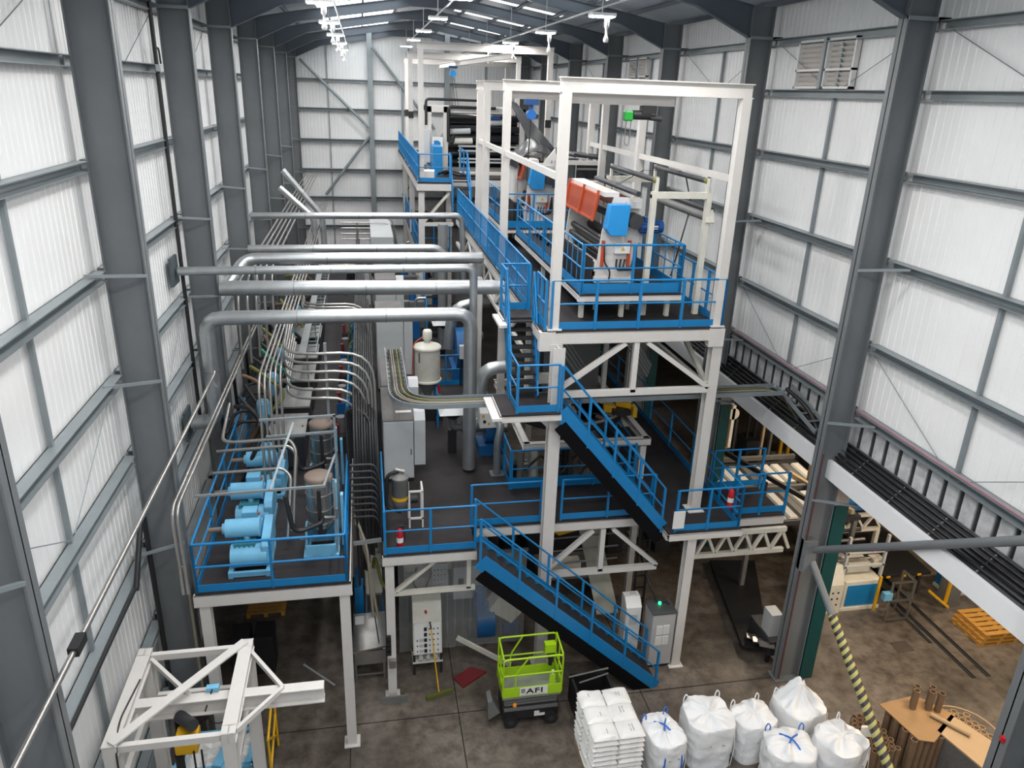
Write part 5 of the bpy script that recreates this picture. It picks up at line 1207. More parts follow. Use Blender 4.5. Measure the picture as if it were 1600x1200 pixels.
MB().box(X1-.28, X1-.14, Y0+.02, Y0+.05, ZB+.26, ZB+.5).build('document_box', LIME, t); MB().cyl((X1-.2, Y0+.06, ZB+.5), (X1-.2, Y0+.06, ZB+.58), .035, n=10).build('white_knob', PLAST, t)
sg = MB().box(X0+.38, X0+1.02, Y0-.022, Y0-.012, ZB+.03, ZB+.25).build('sign_plate', PLAST, t)
def text(body, size, loc, m, parent, sx=1.0, off=.012, rot=(math.pi/2, 0, 0)):
    cu = bpy.data.curves.new('lettering', 'FONT'); cu.body = body; cu.size = size; cu.extrude = .002; cu.offset = off*size; cu.space_character = 1.12
    o = bpy.data.objects.new('lettering', cu); COL.objects.link(o)
    bpy.context.view_layer.update()
    me = bpy.data.meshes.new_from_object(o.evaluated_get(bpy.context.evaluated_depsgraph_get()))
    bpy.data.objects.remove(o); me.materials.clear(); me.materials.append(m)
    ob = bpy.data.objects.new('lettering', me); COL.objects.link(ob); ob.parent = parent; ob.rotation_euler = rot; ob.scale = (sx, 1, 1)
    q = parent; oo = Vector((0, 0, 0))
    while q is not None:
        if q.name in ORIGIN: oo = ORIGIN[q.name]; break
        q = q.parent
    ob.location = Vector(loc) - oo
    return ob
text('AFI', .19, (X0+.53, Y0-.024, ZB+.085), BLACK, sg, 1.35, .022)
for k in range(3): MB().box(X0+.41, X0+.50, Y0-.026, Y0-.022, ZB+.115+.04*k, ZB+.135+.04*k).build('sign_bar', BLACK, sg)
MB().box(X0+.41, X0+.96, Y0-.026, Y0-.022, ZB+.05, ZB+.066).build('sign_line', INK, sg)

# ---------------- pallet of white sacks
t = thing('pallet', 'wooden pallet carrying the tall stack of white plastic sacks', 'pallet', (4.72, 11.77, 0))
for k in range(8): MB().box(4.2, 5.25, 11.1+.175*k, 11.2+.175*k, .12, .14).build('slat', WOODG, t)
for k in range(3): MB().box(4.2+.475*k, 4.3+.475*k, 11.1, 12.45, .003, .12).build('bearer', WOODG, t)
def sack_mesh(w, d, h, seed):
    mb = MB(); n = 10; m = 14; r = random.Random(seed); vs = []
    ph = [r.random()*6 for _ in range(4)]
    for s in (0, 1):
        for j in range(m+1):
            for i in range(n+1):
                u = 2*i/n-1; v = 2*j/m-1
                e = (1-abs(u)**6)*(1-abs(v)**6)
                hh = (h/2)*max(e, 0)**.5
                wob = .010*math.sin(3*u+ph[0]+2*v)+.008*math.sin(5*v+ph[1])*math.cos(4*u+ph[2])
                z = hh*(1+.1*math.sin(4*v+ph[3])) + (wob if e > .02 else 0)
                vs.append((u*w/2*(1-.02*v*v), v*d/2*(1-.03*u*u), h/2 + (z if s else -hh)))
    k = (n+1)*(m+1)
    for j in range(m):
        for i in range(n):
            a = j*(n+1)+i; q = (a, a+1, a+n+2, a+n+1); mb.add([], [])
            mb.f.append(tuple(reversed(q))); mb.sm.append(True); mb.f.append(tuple(x+k for x in q)); mb.sm.append(True)
    mb.v = [tuple(p) for p in vs]
    return mb
sm = []
for s in range(4):
    o = sack_mesh(.55, .465, .142, s).build('plastic_sack', SACK); sm.append(o.data); bpy.data.objects.remove(o)
pm = MB().box(-.13, .13, -.004, .004, -.018, .018).build('print_patch', INK); pmd = pm.data; bpy.data.objects.remove(pm)
pt = MB().box(-.012, .012, -.09, .09, -.002, .002).build('print_patch', INK); ptd = pt.data; bpy.data.objects.remove(pt)
r = random.Random(5); NL = 10
for lay in range(NL):
    for c in range(2):
        for row in range(3):
            x = 4.45+.548*c+r.uniform(-.012, .012); y = 11.32+.46*row+r.uniform(-.012, .012)
            o = bpy.data.objects.new('plastic_sack', sm[r.randrange(4)]); COL.objects.link(o)
            o.location = (x, y, .14+.1265*lay); o.rotation_euler = (0, 0, r.choice((0, math.pi))+r.uniform(-.02, .02))
            tag(o, 'white plastic sack in the tall pallet stack beside the low black bin', 'sack', 'white sacks stacked on the pallet')
            if row == 0 and lay > 1:
                for dx in ((0,),)[0:1]:
                    p = bpy.data.objects.new('print_patch', pmd); COL.objects.link(p); p.parent = o
                    ax = math.cos(o.rotation_euler.z)
                    p.location = (.03*ax, -.227*ax, .07)
                    p.scale = (.8, 1, .4)
            if lay == NL-1:
                for q in range(2):
                    p = bpy.data.objects.new('print_patch', ptd); COL.objects.link(p); p.parent = o
                    p.location = (-.05+.06*q, .02, .145)

# ---------------- bulk bags
def fibc(x, y, w, d, h, label, seed, top='crumple', straps=False, rz=0.0, z0=.0, loops=2, peak=None, m=None):
    t = thing('bulk_bag', label, 'bulk bag', (x, y, z0+.001), 'white woven bulk bags', local=True, rz=rz)
    r = random.Random(seed); ph = [r.random()*6.28 for _ in range(8)]
    n = 72; rows = 40; vs = []; from mathutils import noise as NZ
    for j in range(rows+1):
        tt = j/rows
        for i in range(n):
            a = 2*math.pi*i/n; c, s = math.cos(a), math.sin(a)
            k = 4.2-1.2*tt
            rr = (abs(c)**k+abs(s)**k)**(-1/k)
            bulge = 1+.07*math.sin(math.pi*tt)+.018*math.sin(3*a+ph[0]+4*tt)+.016*math.sin(7*a+ph[1]-6*tt)
            px, py = c*rr*w/2*bulge, s*rr*d/2*bulge
            z = h*min(1, tt/.72); 
            if tt > .72:
                q = (tt-.72)/.28; f = 1-q*.97
                px *= f; py *= f
                lift = (.10 if top == 'crumple' else .03)*math.sin(q*2.6)
                z = h + lift + .05*math.sin(5*a+ph[2]+3*q)*q*(1-q)*3 + .04*math.sin(9*a+ph[3])*q*(1-q)*3
                if peak: z += peak[2]*math.exp(-((px-peak[0])**2+(py-peak[1])**2)/.05)
            z += .012*math.sin(4*a+ph[4])*tt + .02*math.sin(2*a+ph[5])*tt
            q3 = Vector((px*2.4+seed*7, py*2.4, z*2.4)); w1 = NZ.ridged_multi_fractal(q3, 1.0, 2.1, 4, 1.0, 2.0) - 1.0
            w2 = NZ.noise(Vector((px*9+seed, py*9, z*9)))
            amt = .022*w1 + .010*w2; ln = math.hypot(px, py) or 1
            edge = 1 if tt < .72 else max(0.15, 1-(tt-.72)/.28)
            px += px/ln*amt*edge; py += py/ln*amt*edge
            if tt > .7: z += (.035*w1 + .02*w2)
            vs.append((px, py, max(z, .0)))
    mb = MB(); mb.add(vs, [(j*n+i, j*n+(i+1) % n, (j+1)*n+(i+1) % n, (j+1)*n+i) for j in range(rows) for i in range(n)], True)
    mb.f.append(tuple(rows*n+i for i in range(n))); mb.sm.append(True); mb.f.append(tuple(reversed(range(n)))); mb.sm.append(False)
    mb.build('bag_body', m or FIBC, t)
    cs = [(-.42, -.42), (.42, -.42), (.42, .42), (-.42, .42)][:loops]
    if loops == 2: cs = [(-.40, .36), (.36, .42)]
    for (cx, cy) in cs:
        px, py = cx*w, cy*d
        pts = fillet([(px-.05, py, h-.08), (px-.06, py, h+.13), (px-.01, py+.02, h+.22), (px+.05, py+.02, h+.14), (px+.04, py, h-.08)], .04)
        MB().tube(pts, .014, 6).build('lifting_loop', STRAPB if straps else FIBC, t)
    if straps:
        for s in (-1, 1):
            pts = [(s*w*.30, -d*.53, .1), (s*w*.30, -d*.55, h*.55), (s*w*.24, -d*.50, h*.85), (s*w*.12, -d*.2, h+.10), (0, 0, h+.17), (-s*w*.2, d*.2, h+.10)]
            mb = MB()
            F = fillet(pts, .2)
            for a, b in zip(F[:-1], F[1:]): mb.beam(a, b, .035, .016, up=(0, -1, .4))
            mb.build('blue_strap', STRAPB, t)
    for k in range(2):
        MB().box(-.15*w+.3*w*k, -.09*w+.3*w*k, -d*.55, -d*.535, h*.64, h*.68).build('print_mark', INK, t)
    for s in (-1, 1): MB().tube([(s*w*.44, -d*.47, .05), (s*w*.46, -d*.49, h*.5), (s*w*.43, -d*.45, h*.95)], .008, 5).build('edge_seam', FIBC, t)
    return t
fibc(5.84, 11.50, .72, .9, 1.02, 'narrow white bulk bag with blue straps next to the sack pallet', 1, straps=True, rz=.15)
fibc(6.95, 11.72, .98, .98, 1.10, 'wide square white bulk bag with flat open top, beside the blue strapped one', 2, top='flat', rz=-.05)
fibc(7.98, 11.66, .84, .8, .98, 'white bulk bag with tied top standing between two bigger bags', 3, rz=.1, loops=2)
fibc(9.1, 11.72, .95, .95, 1.12, 'tallest white bulk bag with a pointed top below the grey column', 4, peak=(-.02, .1, .5), rz=.2)
fibc(9.42, 10.62, .92, .9, 1.15, 'plump white bulk bag nearest the brown cardboard tubes', 6, rz=.3)
fibc(8.32, 10.72, .95, .85, 1.05, 'white bulk bag with blue ties in front of the pointed bag', 7, straps=True, rz=-.2)
tag(MB().hexa([(9.95, 10.7, 1.02), (10.2, 10.62, 1.05), (10.24, 10.68, 1.05), (9.98, 10.78, 1.02), (9.93, 10.72, 1.25), (10.2, 10.66, 1.28), (10.24, 10.70, 1.28), (9.97, 10.78, 1.25)]).build('paper_tag', PLAST), 'white paper tag at the plump bulk bag', 'tag')
# ================================================================== right wall services and the annex
for i in range(2, len(FY)-1):
    y0, y1 = FY[i], FY[i+1]
    struct('trim_5', MB().box(9.98, 10.08, y0+.02, y1-.02, 5.66, 6.09), mat('white_fascia', (.78, .79, .80), .4, grime=.2, scale=1, dark=(.6, .6, .62)))
    t = thing('cable_tray', 'grey cable tray along the right wall, %s bay from the camera' % ORD[i-2], 'cable tray', (10.3, y0, 5.9), 'cable trays along the right wall')
    MB().hexa([(10.09, y0+.21, 5.93), (10.52, y0+.21, 6.36), (10.52, y1-.21, 6.36), (10.09, y1-.21, 5.93), (10.09, y0+.21, 5.95), (10.52, y0+.21, 6.38), (10.52, y1-.21, 6.38), (10.09, y1-.21, 5.95)]).build('tray_floor', DARKM, t)
    for xx in (10.09, 10.50): MB().box(xx, xx+.02, y0+.21, y1-.21, 5.95+xx-10.09, 6.03+xx-10.09).build('tray_side', MIDM, t)
    for k in range(5):
        MB().beam((10.11, y0+.5+1.2*k, 6.05), (10.50, y0+.5+1.2*k, 6.44), .03, .01).build('cable_tie', MIDM, t)
for k in range(16):
    x = 10.13+.024*k; zz = 5.99+(x-10.09)*1.0+.05*((k*5) % 3); r = random.Random(k)
    pts = [(x+r.uniform(-.012, .012), 4+i*1.6, zz+r.uniform(-.012, .02)) for i in range(28)]
    yel = k in (3, 8, 15)
    tag(MB().tube(pts, .016 if yel else .027, 6).build('power_cable', CABLEY if yel else BLACK), ('thin yellow-green earth cable on the right wall tray, %s one' % {3: 'the hall side', 8: 'the middle', 15: 'the wall side'}[k]) if yel else 'black power cable along the right wall tray, %s from the hall' % (ORD+['thirteenth','fourteenth','fifteenth','sixteenth'])[k], 'cable', 'cables on the right wall tray')
tag(MB().tube([(10.36, 4, 7.32), (10.36, 20, 7.32)], .02, 6).build('pink_cable', mat('faded_pink_cable', (.35, .16, .2), .5)), 'faded pink cable on the ledge above the ribbed band', 'cable')
# ladder drop onto the wall tray
t = thing('cable_ladder', 'short grey ladder piece dropping onto the right wall tray', 'cable tray', (10.45, 15.2, 6.5))
for x in (10.0, 10.42): MB().beam((x, 16.2, 6.85), (x, 14.3, 6.45), .03, .1).build('side_rail', GIRT, t)
for k in range(6): MB().beam((10.0, 16.0-.32*k, 6.81-.067*k), (10.42, 16.0-.32*k, 6.81-.067*k), .03, .03).build('rung', GIRT, t)
MB().tube(fillet([(10.1, 15.9, 6.9), (10.25, 15.0, 6.7), (10.3, 14.4, 6.1)], .4), .05, 8).build('black_cable', BLACK, t)
# braces from the near right column
tag(MB().tube([(9.95, 13.45, 3.85), (9.95, 8.0, 7.6)], .085, 14).build('brace_tube', STEEL), 'grey tube brace rising from the big right column toward the camera', 'brace')
d = Vector((0, 8.25-13.4, .05-3.55)).normalized()
P0 = Vector((9.95, 13.4, 3.55)); P1 = P0+d*1.25; P2 = Vector((9.95, 8.25, .05))
t = thing('brace_tube', 'slanting brace tube wrapped in yellow and black warning tape', 'brace', tuple(P0))
MB().tube([P0, P1], .08, 14).build('bare_tube', STEEL, t)
hm = bpy.data.materials.new('warning_tape'); hm.use_nodes = True; nt = hm.node_tree; b = nt.nodes['Principled BSDF']; b.inputs['Roughness'].default_value = .5
tc = nt.nodes.new('ShaderNodeTexCoord'); dt = nt.nodes.new('ShaderNodeVectorMath'); dt.operation = 'DOT_PRODUCT'
dt.inputs[1].default_value = tuple(d*38 + Vector((1, 0, 0))*22); ma = nt.nodes.new('ShaderNodeMath'); ma.operation = 'SINE'; gt = nt.nodes.new('ShaderNodeMath'); gt.operation = 'GREATER_THAN'; gt.inputs[1].default_value = 0
mx = nt.nodes.new('ShaderNodeMix'); mx.data_type = 'RGBA'; mx.inputs[6].default_value = (.035, .032, .04, 1); mx.inputs[7].default_value = (.42, .39, .12, 1)
L = nt.links.new; L(tc.outputs['Object'], dt.inputs[0]); L(dt.outputs['Value'], ma.inputs[0]); L(ma.outputs[0], gt.inputs[0]); L(gt.outputs[0], mx.inputs[0]); L(mx.outputs[2], b.inputs['Base Color'])
MB().tube([P1, P2], .10, 16).build('warning_sleeve', hm, t)
struct('trim_6', MB().prism([(13.35, 3.3), (13.62, 3.3), (13.62, 4.1), (13.4, 4.1)], 'x', 9.70, 10.0), STEEL)
for y in FY[3:]:
    struct('trim_7', MB().box(10.32, 10.66, y-.16, y+.16, .003, 4.95), GREEN)
    struct('trim_7', MB().box(10.32, 10.66, y-.12, y+.12, 4.95, 5.69), mat('pale_stub', (.4, .36, .32), .6))
tag(MB().tube([(9.74, 13.49, .1), (9.74, 13.49, 6.3)], .02, 6).build('edge_cable', mat('dark_red_cable', (.09, .03, .03), .5)), 'dark cable clipped to the edge of the big right column', 'cable')
# red fitting on the nearest right column
tag(MB().lathe((9.72, 7.62, 4.1), [(.02, 0), (.06, .02), (.06, .1), (.02, .12)], 12).build('red_fitting', RED), 'small red fitting on the nearest right column', 'fitting')

# annex lamps
AL = mat('warm_lamp_lens', (1.0, .80, .58), .5, emit=ANNEX)
for k, (x, y) in enumerate(((13.5, 13.8), (13.5, 19.5), (13.5, 8.0), (18, 14), (18, 8), (22, 14), (12.6, 11.0))):
    t = thing('ceiling_lamp', 'warm lamp under the low annex ceiling, hidden behind the white fascia, %s' % ORD[k], 'ceiling lamp', (x, y, 5.5), 'warm annex lamps')
    MB().box(x-.5, x+.5, y-.2, y+.2, 5.5, 5.615).build('housing', PLAST, t)
    mb = MB(); mb.add([(x-.48, y-.18, 5.49), (x+.48, y-.18, 5.49), (x+.48, y+.18, 5.49), (x-.48, y+.18, 5.49)], [(0, 3, 2, 1)]); mb.build('lens', AL, t)

# rails set in the floor, drain, pallets
for k, x in enumerate((14.82, 15.25)):
    t = thing('floor_track', 'dark steel track in the annex floor, %s of the pair' % ('nearer to the hall' if k == 0 else 'farther from the hall'), 'track', (x, 15, 0))
    for dx in (-.04, .04): MB().box(x+dx-.012, x+dx+.012, 12.85, 18.2, .002, .03).build('rail_edge', DARKM, t)
    MB().box(x-.03, x+.03, 12.87, 18.2, .002, .008).build('groove', BLACK, t)
t = thing('floor_track', 'third short track beside the steel gate in the annex', 'track', (14.6, 15, 0))
for dx in (-.03, .03): MB().box(14.62+dx-.012, 14.62+dx+.012, 14.2, 16.2, .002, .03).build('rail_edge', DARKM, t)
tag(MB().box(13.5, 14.0, 14.0, 14.4, .0015, .006).build('drain_cover', mat('rusty_cover', (.07, .05, .04), .7, grime=.5)), 'rusty square drain cover in the annex floor', 'drain')
def pallet(x0, y0, z, label, off):
    t = thing('pallet', label, 'pallet', (x0, y0, z), 'new yellow pallets')
    for k in range(6): MB().box(x0+off, x0+1.22+off, y0+.19*k, y0+.14+.19*k, z+.10, z+.12).build('slat', WOOD, t)
    for k in range(3): MB().box(x0+.02+.52*k+off, x0+.14+.52*k+off, y0, y0+1.09, z+.02, z+.10).build('bearer', WOOD, t)
    for k in range(3): MB().box(x0+off, x0+1.22+off, y0+.45*k, y0+.1+.45*k, z+.002, z+.02).build('bottom_board', WOOD, t)
for k in range(3): pallet(15.85, 13.88, .122*k, 'new yellow pallet in the annex stack, %s' % ('bottom one', 'middle one', 'top one')[k], (0, .05, .12)[k])

# annex machine with blue panel
t = thing('bag_machine', 'cream machine with blue lower panel beside the dark green sheet', 'machine', (13, 16, 0))
MB().box(12.95, 14.1, 15.85, 17.5, .05, .95).build('cabinet', CREAM, t, bevel=.02); MB().box(13.05, 14.02, 15.83, 15.85, .14, .82).build('blue_panel', BLUE, t); MB().box(12.9, 14.15, 15.8, 15.84, .003, .10).build('plinth', CREAM, t)
MB().prism([(15.75, .003), (16.4, .003), (16.4, 1.3), (16.0, 1.45), (15.75, .95)], 'x', 12.05, 12.85).build('control_desk', CREAM, t)
for r_ in range(3):
    for c in range(4): MB().cyl((12.2+.17*c, 15.74, .3+.2*r_), (12.2+.17*c, 15.76, .3+.2*r_), .03, n=8).build('black_knob', BLACK, t)
MB().box(12.15, 12.5, 15.85, 15.9, 1.2, 1.5).build('black_screen', BLACK, t)
mb = MB()
for z in (1.3, 1.75): MB().box(12.9, 14.2, 16.0, 16.08, z, z+.06).build('frame_bar', CABG, t)
for x in (12.92, 14.12): MB().box(x, x+.07, 16.0, 16.08, .95, 2.3).build('frame_post', CABG, t)
for k in range(5): MB().cyl((12.95, 16.4+.25*k, 1.3+.16*k), (14.1, 16.4+.25*k, 1.3+.16*k), .05, n=12).build('roller', (CHROME, DARKM)[k % 2], t)
MB().box(13.2, 13.9, 16.2, 16.6, 1.0, 1.3).build('pale_unit', CREAM, t)
MB().cyl((13.75, 15.98, 1.82), (13.75, 16.0, 1.95), .03, n=8).build('pink_light', mat('pink_indicator', (.9, .06, .3), .4, emit=2.0), t)
MB().prism([(12.3, 1.55), (12.42, 1.55), (12.36, 1.66)], 'y', 15.84, 15.86).build('warning_sign', YEL, t)
t = thing('steel_gate', 'stainless mesh gate frame standing before the annex tracks', 'gate', (14.2, 15.3, 0))
for (a, b) in (((13.92, 15.2, .003), (13.92, 15.2, 1.3)), ((14.6, 15.2, .003), (14.6, 15.2, 1.3)), ((14.6, 15.7, .003), (14.6, 15.7, 1.3)), ((13.92, 15.2, 1.3), (14.6, 15.2, 1.3)), ((13.92, 15.2, .06), (14.6, 15.2, .06)), ((13.92, 15.2, .7), (14.6, 15.2, .7)), ((14.6, 15.2, .7), (14.6, 15.7, .7)), ((14.6, 15.2, 1.3), (14.6, 15.7, 1.3))):
    MB().beam(a, b, .05, .05).build('tube', STAINL, t)
MB().box(13.7, 13.95, 15.15, 15.3, .75, .98).build('blue_control', SKYB, t); MB().box(13.72, 13.80, 15.5, 15.55, .2, 1.3).build('yellow_bar', YEL, t)
t = thing('belt_conveyor', 'dark belt conveyor in the annex with yellow edge marks', 'conveyor', (15, 17, 0))
MB().hexa([(14.3, 16.0, .85), (15.8, 16.0, .85), (15.8, 19.5, 1.0), (14.3, 19.5, 1.0), (14.3, 16.0, .93), (15.8, 16.0, .93), (15.8, 19.5, 1.08), (14.3, 19.5, 1.08)]).build('belt', BLACKM, t)
for k in range(3): MB().box(14.35+.5*k, 14.47+.5*k, 15.98, 16.0, .86, .92).build('yellow_mark', YEL, t)
for (x, y) in ((14.4, 16.3), (15.7, 16.3), (14.4, 19.2), (15.7, 19.2)): MB().box(x-.05, x+.05, y-.05, y+.05, .003, .86).build('leg', DARKM, t)
MB().box(14.0, 14.35, 16.2, 16.5, 1.1, 1.35).build('white_box', CREAM, t)
t = thing('winder_stand', 'dark steel winder stand with yellow guard by the annex pallets', 'machine', (16.4, 15.8, 0))
MB().box(16.1, 16.5, 15.5, 15.9, .003, 1.2).build('pillar', MIDM, t); MB().beam((15.95, 15.4, .3), (15.95, 15.4, 1.3), .07, .07, up=(0, 1, 0)).build('yellow_post', YEL, t); MB().beam((15.5, 15.6, .6), (16.0, 15.3, .2), .08, .05).build('yellow_striped_bar', YEL, t)
MB().box(16.6, 17.6, 16.0, 16.6, .1, .75).build('blue_panel', BLUE, t); MB().box(16.55, 17.7, 15.98, 16.6, .003, .1).build('cream_plinth', CREAM, t)
t = thing('lattice_girder', 'cream lattice girder end with blue deck above it in the annex', 'girder', (14, 17.2, 0))
for z in (1.75, 2.25): MB().beam((13.0, 17.2, z), (14.75, 17.2, z), .1, .1).build('chord', CREAM, t)
for k in range(3):
    MB().beam((13.1+.55*k, 17.2, 1.8), (13.37+.55*k, 17.2, 2.22), .06, .08, up=(0, 1, 0)).build('lattice_bar', CREAM, t); MB().beam((13.37+.55*k, 17.2, 2.22), (13.65+.55*k, 17.2, 1.8), .06, .08, up=(0, 1, 0)).build('lattice_bar', CREAM, t)
for x in (13.05, 14.7): MB().box(x-.06, x+.06, 17.14, 17.26, .003, 1.75).build('leg', CREAM, t)
MB().box(13.0, 15.5, 17.3, 18.5, 2.35, 2.6).build('blue_deck', DBLUE, t)
# corrugated white film sheets on the dark frame beyond the bridge
t = thing('sheet_conveyor', 'dark conveyor carrying white corrugated film bands beyond the annex bridge', 'conveyor', (11.8, 19, 0))
MB().box(10.4, 13.9, 17.0, 20.6, 2.2, 2.35).build('bed', DARKM, t)
for (x, y) in ((10.5, 17.1), (13.8, 17.1), (10.5, 20.5), (13.8, 20.5)): MB().box(x-.06, x+.06, y-.06, y+.06, .003, 2.2).build('leg', MIDM, t)
for k in range(9):
    x = 10.55+.37*k
    for (ya, yb, n_) in ((17.1, 18.5, 0), (19.1, 20.3, 1)):
        MB().prism([(x, 2.352), (x+.3, 2.352), (x+.26, 2.42), (x+.04, 2.42)], 'y', ya, yb).build('white_band', PLAST if (k+n_) % 4 else MIDM, t)
for y in (18.75, 20.75): MB().box(10.4, 13.9, y-.06, y+.06, 2.36, 2.5).build('cross_beam', MIDM, t)
MB().beam((10.3, 20.5, 3.4), (12.2, 16.6, 3.0), .09, .14).build('dark_rail', BLACKM, t)
MB().beam((13.0, 19.5, 2.5), (13.6, 17.0, 2.5), .12, .14).build('timber_rail', WOODG, t)
MB().box(13.5, 13.9, 19.0, 19.3, 2.36, 3.1).build('timber_post', WOODG, t); MB().lathe((13.6, 18.6, 2.5), [(.05, 0), (.16, .08), (.16, .2), (.05, .28)], 14).build('blue_float', BLUE, t)
for k in range(3): MB().box(11.3+.1*k, 11.36+.1*k, 18.3, 18.36, 2.36, 2.9).build('black_clamp', BLACK, t)
t = thing('lifting_device', 'tall yellow lifting arm with white plate standing in the annex', 'lifting arm', (11.3, 20.9, 0))
MB().beam((11.25, 21.0, .004), (11.35, 21.0, 4.3), .16, .16, up=(0, 1, 0)).build('post', YEL, t); MB().box(11.5, 11.6, 20.9, 21.1, 2.8, 4.3).build('white_plate', PLAST, t); MB().cyl((11.55, 20.9, 4.0), (11.55, 21.0, 4.0), .2, n=18).build('pale_disc', CREAM, t)
rng = random.Random(21)
for k in range(12):
    x = 12.2+.95*k*.8; y = 21.5+rng.random()*4; h = 1.5+2*rng.random()
    t = thing('annex_machine', 'dark annex machine with upright posts, %s along the far row' % ORD[k], 'machine', (x, y, 0))
    MB().box(x-.3, x+.3, y-.4, y+.4, .003, h*.5).build('base', (DARKM, MIDM, BLACKM)[k % 3], t); MB().box(x-.2, x-.12, y-.1, y, h*.5, h+.6).build('post', (YEL, MIDM, WOODG, DARKM)[k % 4], t); MB().box(x+.12, x+.2, y-.1, y, h*.5, h+.4).build('post', (DARKM, YEL, MIDM)[k % 3], t)
# hall floor next to the right columns: black mats and scrap
t = thing('belt_mat', 'long black conveyor mat on the floor beside the right columns', 'conveyor', (10, 16, 0))
MB().hexa([(9.3, 14.6, .15), (9.95, 14.4, .15), (11.5, 18.2, .15), (10.1, 18.4, .15), (9.3, 14.6, .24), (9.95, 14.4, .24), (11.5, 18.2, .24), (10.1, 18.4, .24)]).build('mat', BLACKM, t)
for (x, y) in ((9.5, 14.8), (9.9, 14.8), (10.3, 17.8), (11.1, 17.9)): MB().box(x-.05, x+.05, y-.05, y+.05, .003, .15).build('foot', DARKM, t)
t = thing('film_rewinder', 'grey machine with bright metal trays left of the big right column', 'machine', (9.9, 14.6, 0))
MB().box(9.75, 10.2, 14.1, 15.2, .25, .7).build('body', DARKM, t, bevel=.02); MB().box(9.8, 10.1, 14.3, 14.7, .7, 1.35).build('grey_cover', CABG, t)
for k in range(3): MB().beam((9.5, 14.2+.3*k, .62-.12*k), (9.85, 14.05+.3*k, .6-.12*k), .2, .03).build('bright_tray', CHROME, t)
for (x, y) in ((9.8, 14.2), (10.15, 14.2), (9.8, 15.1), (10.15, 15.1)): MB().box(x-.04, x+.04, y-.04, y+.04, .003, .25).build('foot', BLACKM, t)

# ---------------- cardboard cores and sheets
def tubes(name, label, cells, z0, z1, r, group, m=TUBEM):
    me = None
    for (x, y) in cells:
        key = ('tube', r, z1-z0, m.name)
        if key not in CACHE:
            h = z1-z0; n = 14; mb = MB()
            o_ = mb.lathe((0, 0, 0), [(r*.78, h*.6), (r*.78, h), (r, h), (r, 0)], n)
            mb.f = [f for f in mb.f if len(f) == 4]; mb.sm = mb.sm[:len(mb.f)]
            mb.add([(0, 0, 0)], []); ob = mb.build(name, m); CACHE[key] = ob.data; bpy.data.objects.remove(ob)
        o = bpy.data.objects.new(name, CACHE[key]); COL.objects.link(o); o.location = (x, y, z0)
        tag(o, label, 'cardboard tube', group)
def hexcells(x0, x1, y0, y1, p, inside):
    out = []; j = 0; y = y0
    while y <= y1:
        x = x0 + (p/2 if j % 2 else 0)
        while x <= x1:
            if inside(x, y): out.append((x, y))
            x += p
        y += p*.87; j += 1
    return out
tubes('cardboard_tube', 'brown cardboard tube standing in the bundle beside the plump bulk bag', hexcells(10.15, 10.75, 10.45, 11.45, .135, lambda x, y: abs((x-10.45)-.35*(11.0-y)*-.4) < .34), .002, .85, .062, 'tubes beside the bulk bag')
tubes('cardboard_tube', 'pale edged cardboard tube packed in the oval board tray', hexcells(12.05, 13.3, 10.15, 11.55, .15, lambda x, y: ((x-12.7)/.62)**2+((y-10.85)/.74)**2 < 1 and not (x < 12.55 and y < 10.75)), .002, .55, .070, 'tubes in the oval tray', CARDP)
tubes('cardboard_tube', 'brown cardboard tube carrying the brown board slab', hexcells(11.1, 11.95, 10.5, 11.45, .16, lambda x, y: y < 11.45-.0*x), .002, .97, .074, 'tubes under the brown board')
MT = MB(); 
t = tag(MT.prism([(10.95, 11.5), (11.3, 11.55), (11.95, 11.62), (12.45, 10.95), (11.45, 10.35), (11.15, 10.45)], 'z', .975, 1.0).build('brown_board', CARD), 'brown cardboard slab resting on the tubes', 'board')
for k, (x, y) in enumerate(((11.62, 11.28), (11.72, 11.4), (11.95, 11.2), (12.05, 11.32), (12.12, 11.12))):
    tubes('cardboard_tube', 'tall brown tube standing on the brown board, one of five', [(x, y)], 1.002, 1.5, .07, 'five tubes on the brown board')
tag(MB().tube([(11.85, 11.0, 1.06), (12.3, 10.35, 1.06)], .05, 12).build('lying_tube', CARDP), 'pale tube lying along the edge of the brown board', 'cardboard tube')
t = thing('board_stack', 'stack of pale cardboard sheets, its top nearest the grey column', 'board', (12.0, 10.2, 0))
MB().prism([(11.75, 10.6), (12.35, 10.95), (12.75, 10.0), (12.0, 9.5)], 'z', .002, .96).build('stack_body', mat('grey_board_edge', (.16, .15, .14), .6, grime=.6, scale=12), t)
MB().prism([(11.73, 10.62), (12.36, 10.98), (12.78, 10.0), (12.0, 9.46)], 'z', .96, 1.0).build('top_sheet', CARDP, t)
tag(MB().ring((12.7, 10.85, .56), .78, .02, 40).build('oval_rim', CARDP), 'pale rim of the oval tube tray', 'rim')
tag(MB().prism([(10.9, 10.55), (11.0, 10.9), (11.35, 10.2), (11.15, 10.0)], 'z', .5, .53).build('board_strip', CARDP), 'pale board strip against the standing tubes', 'board') if False else None

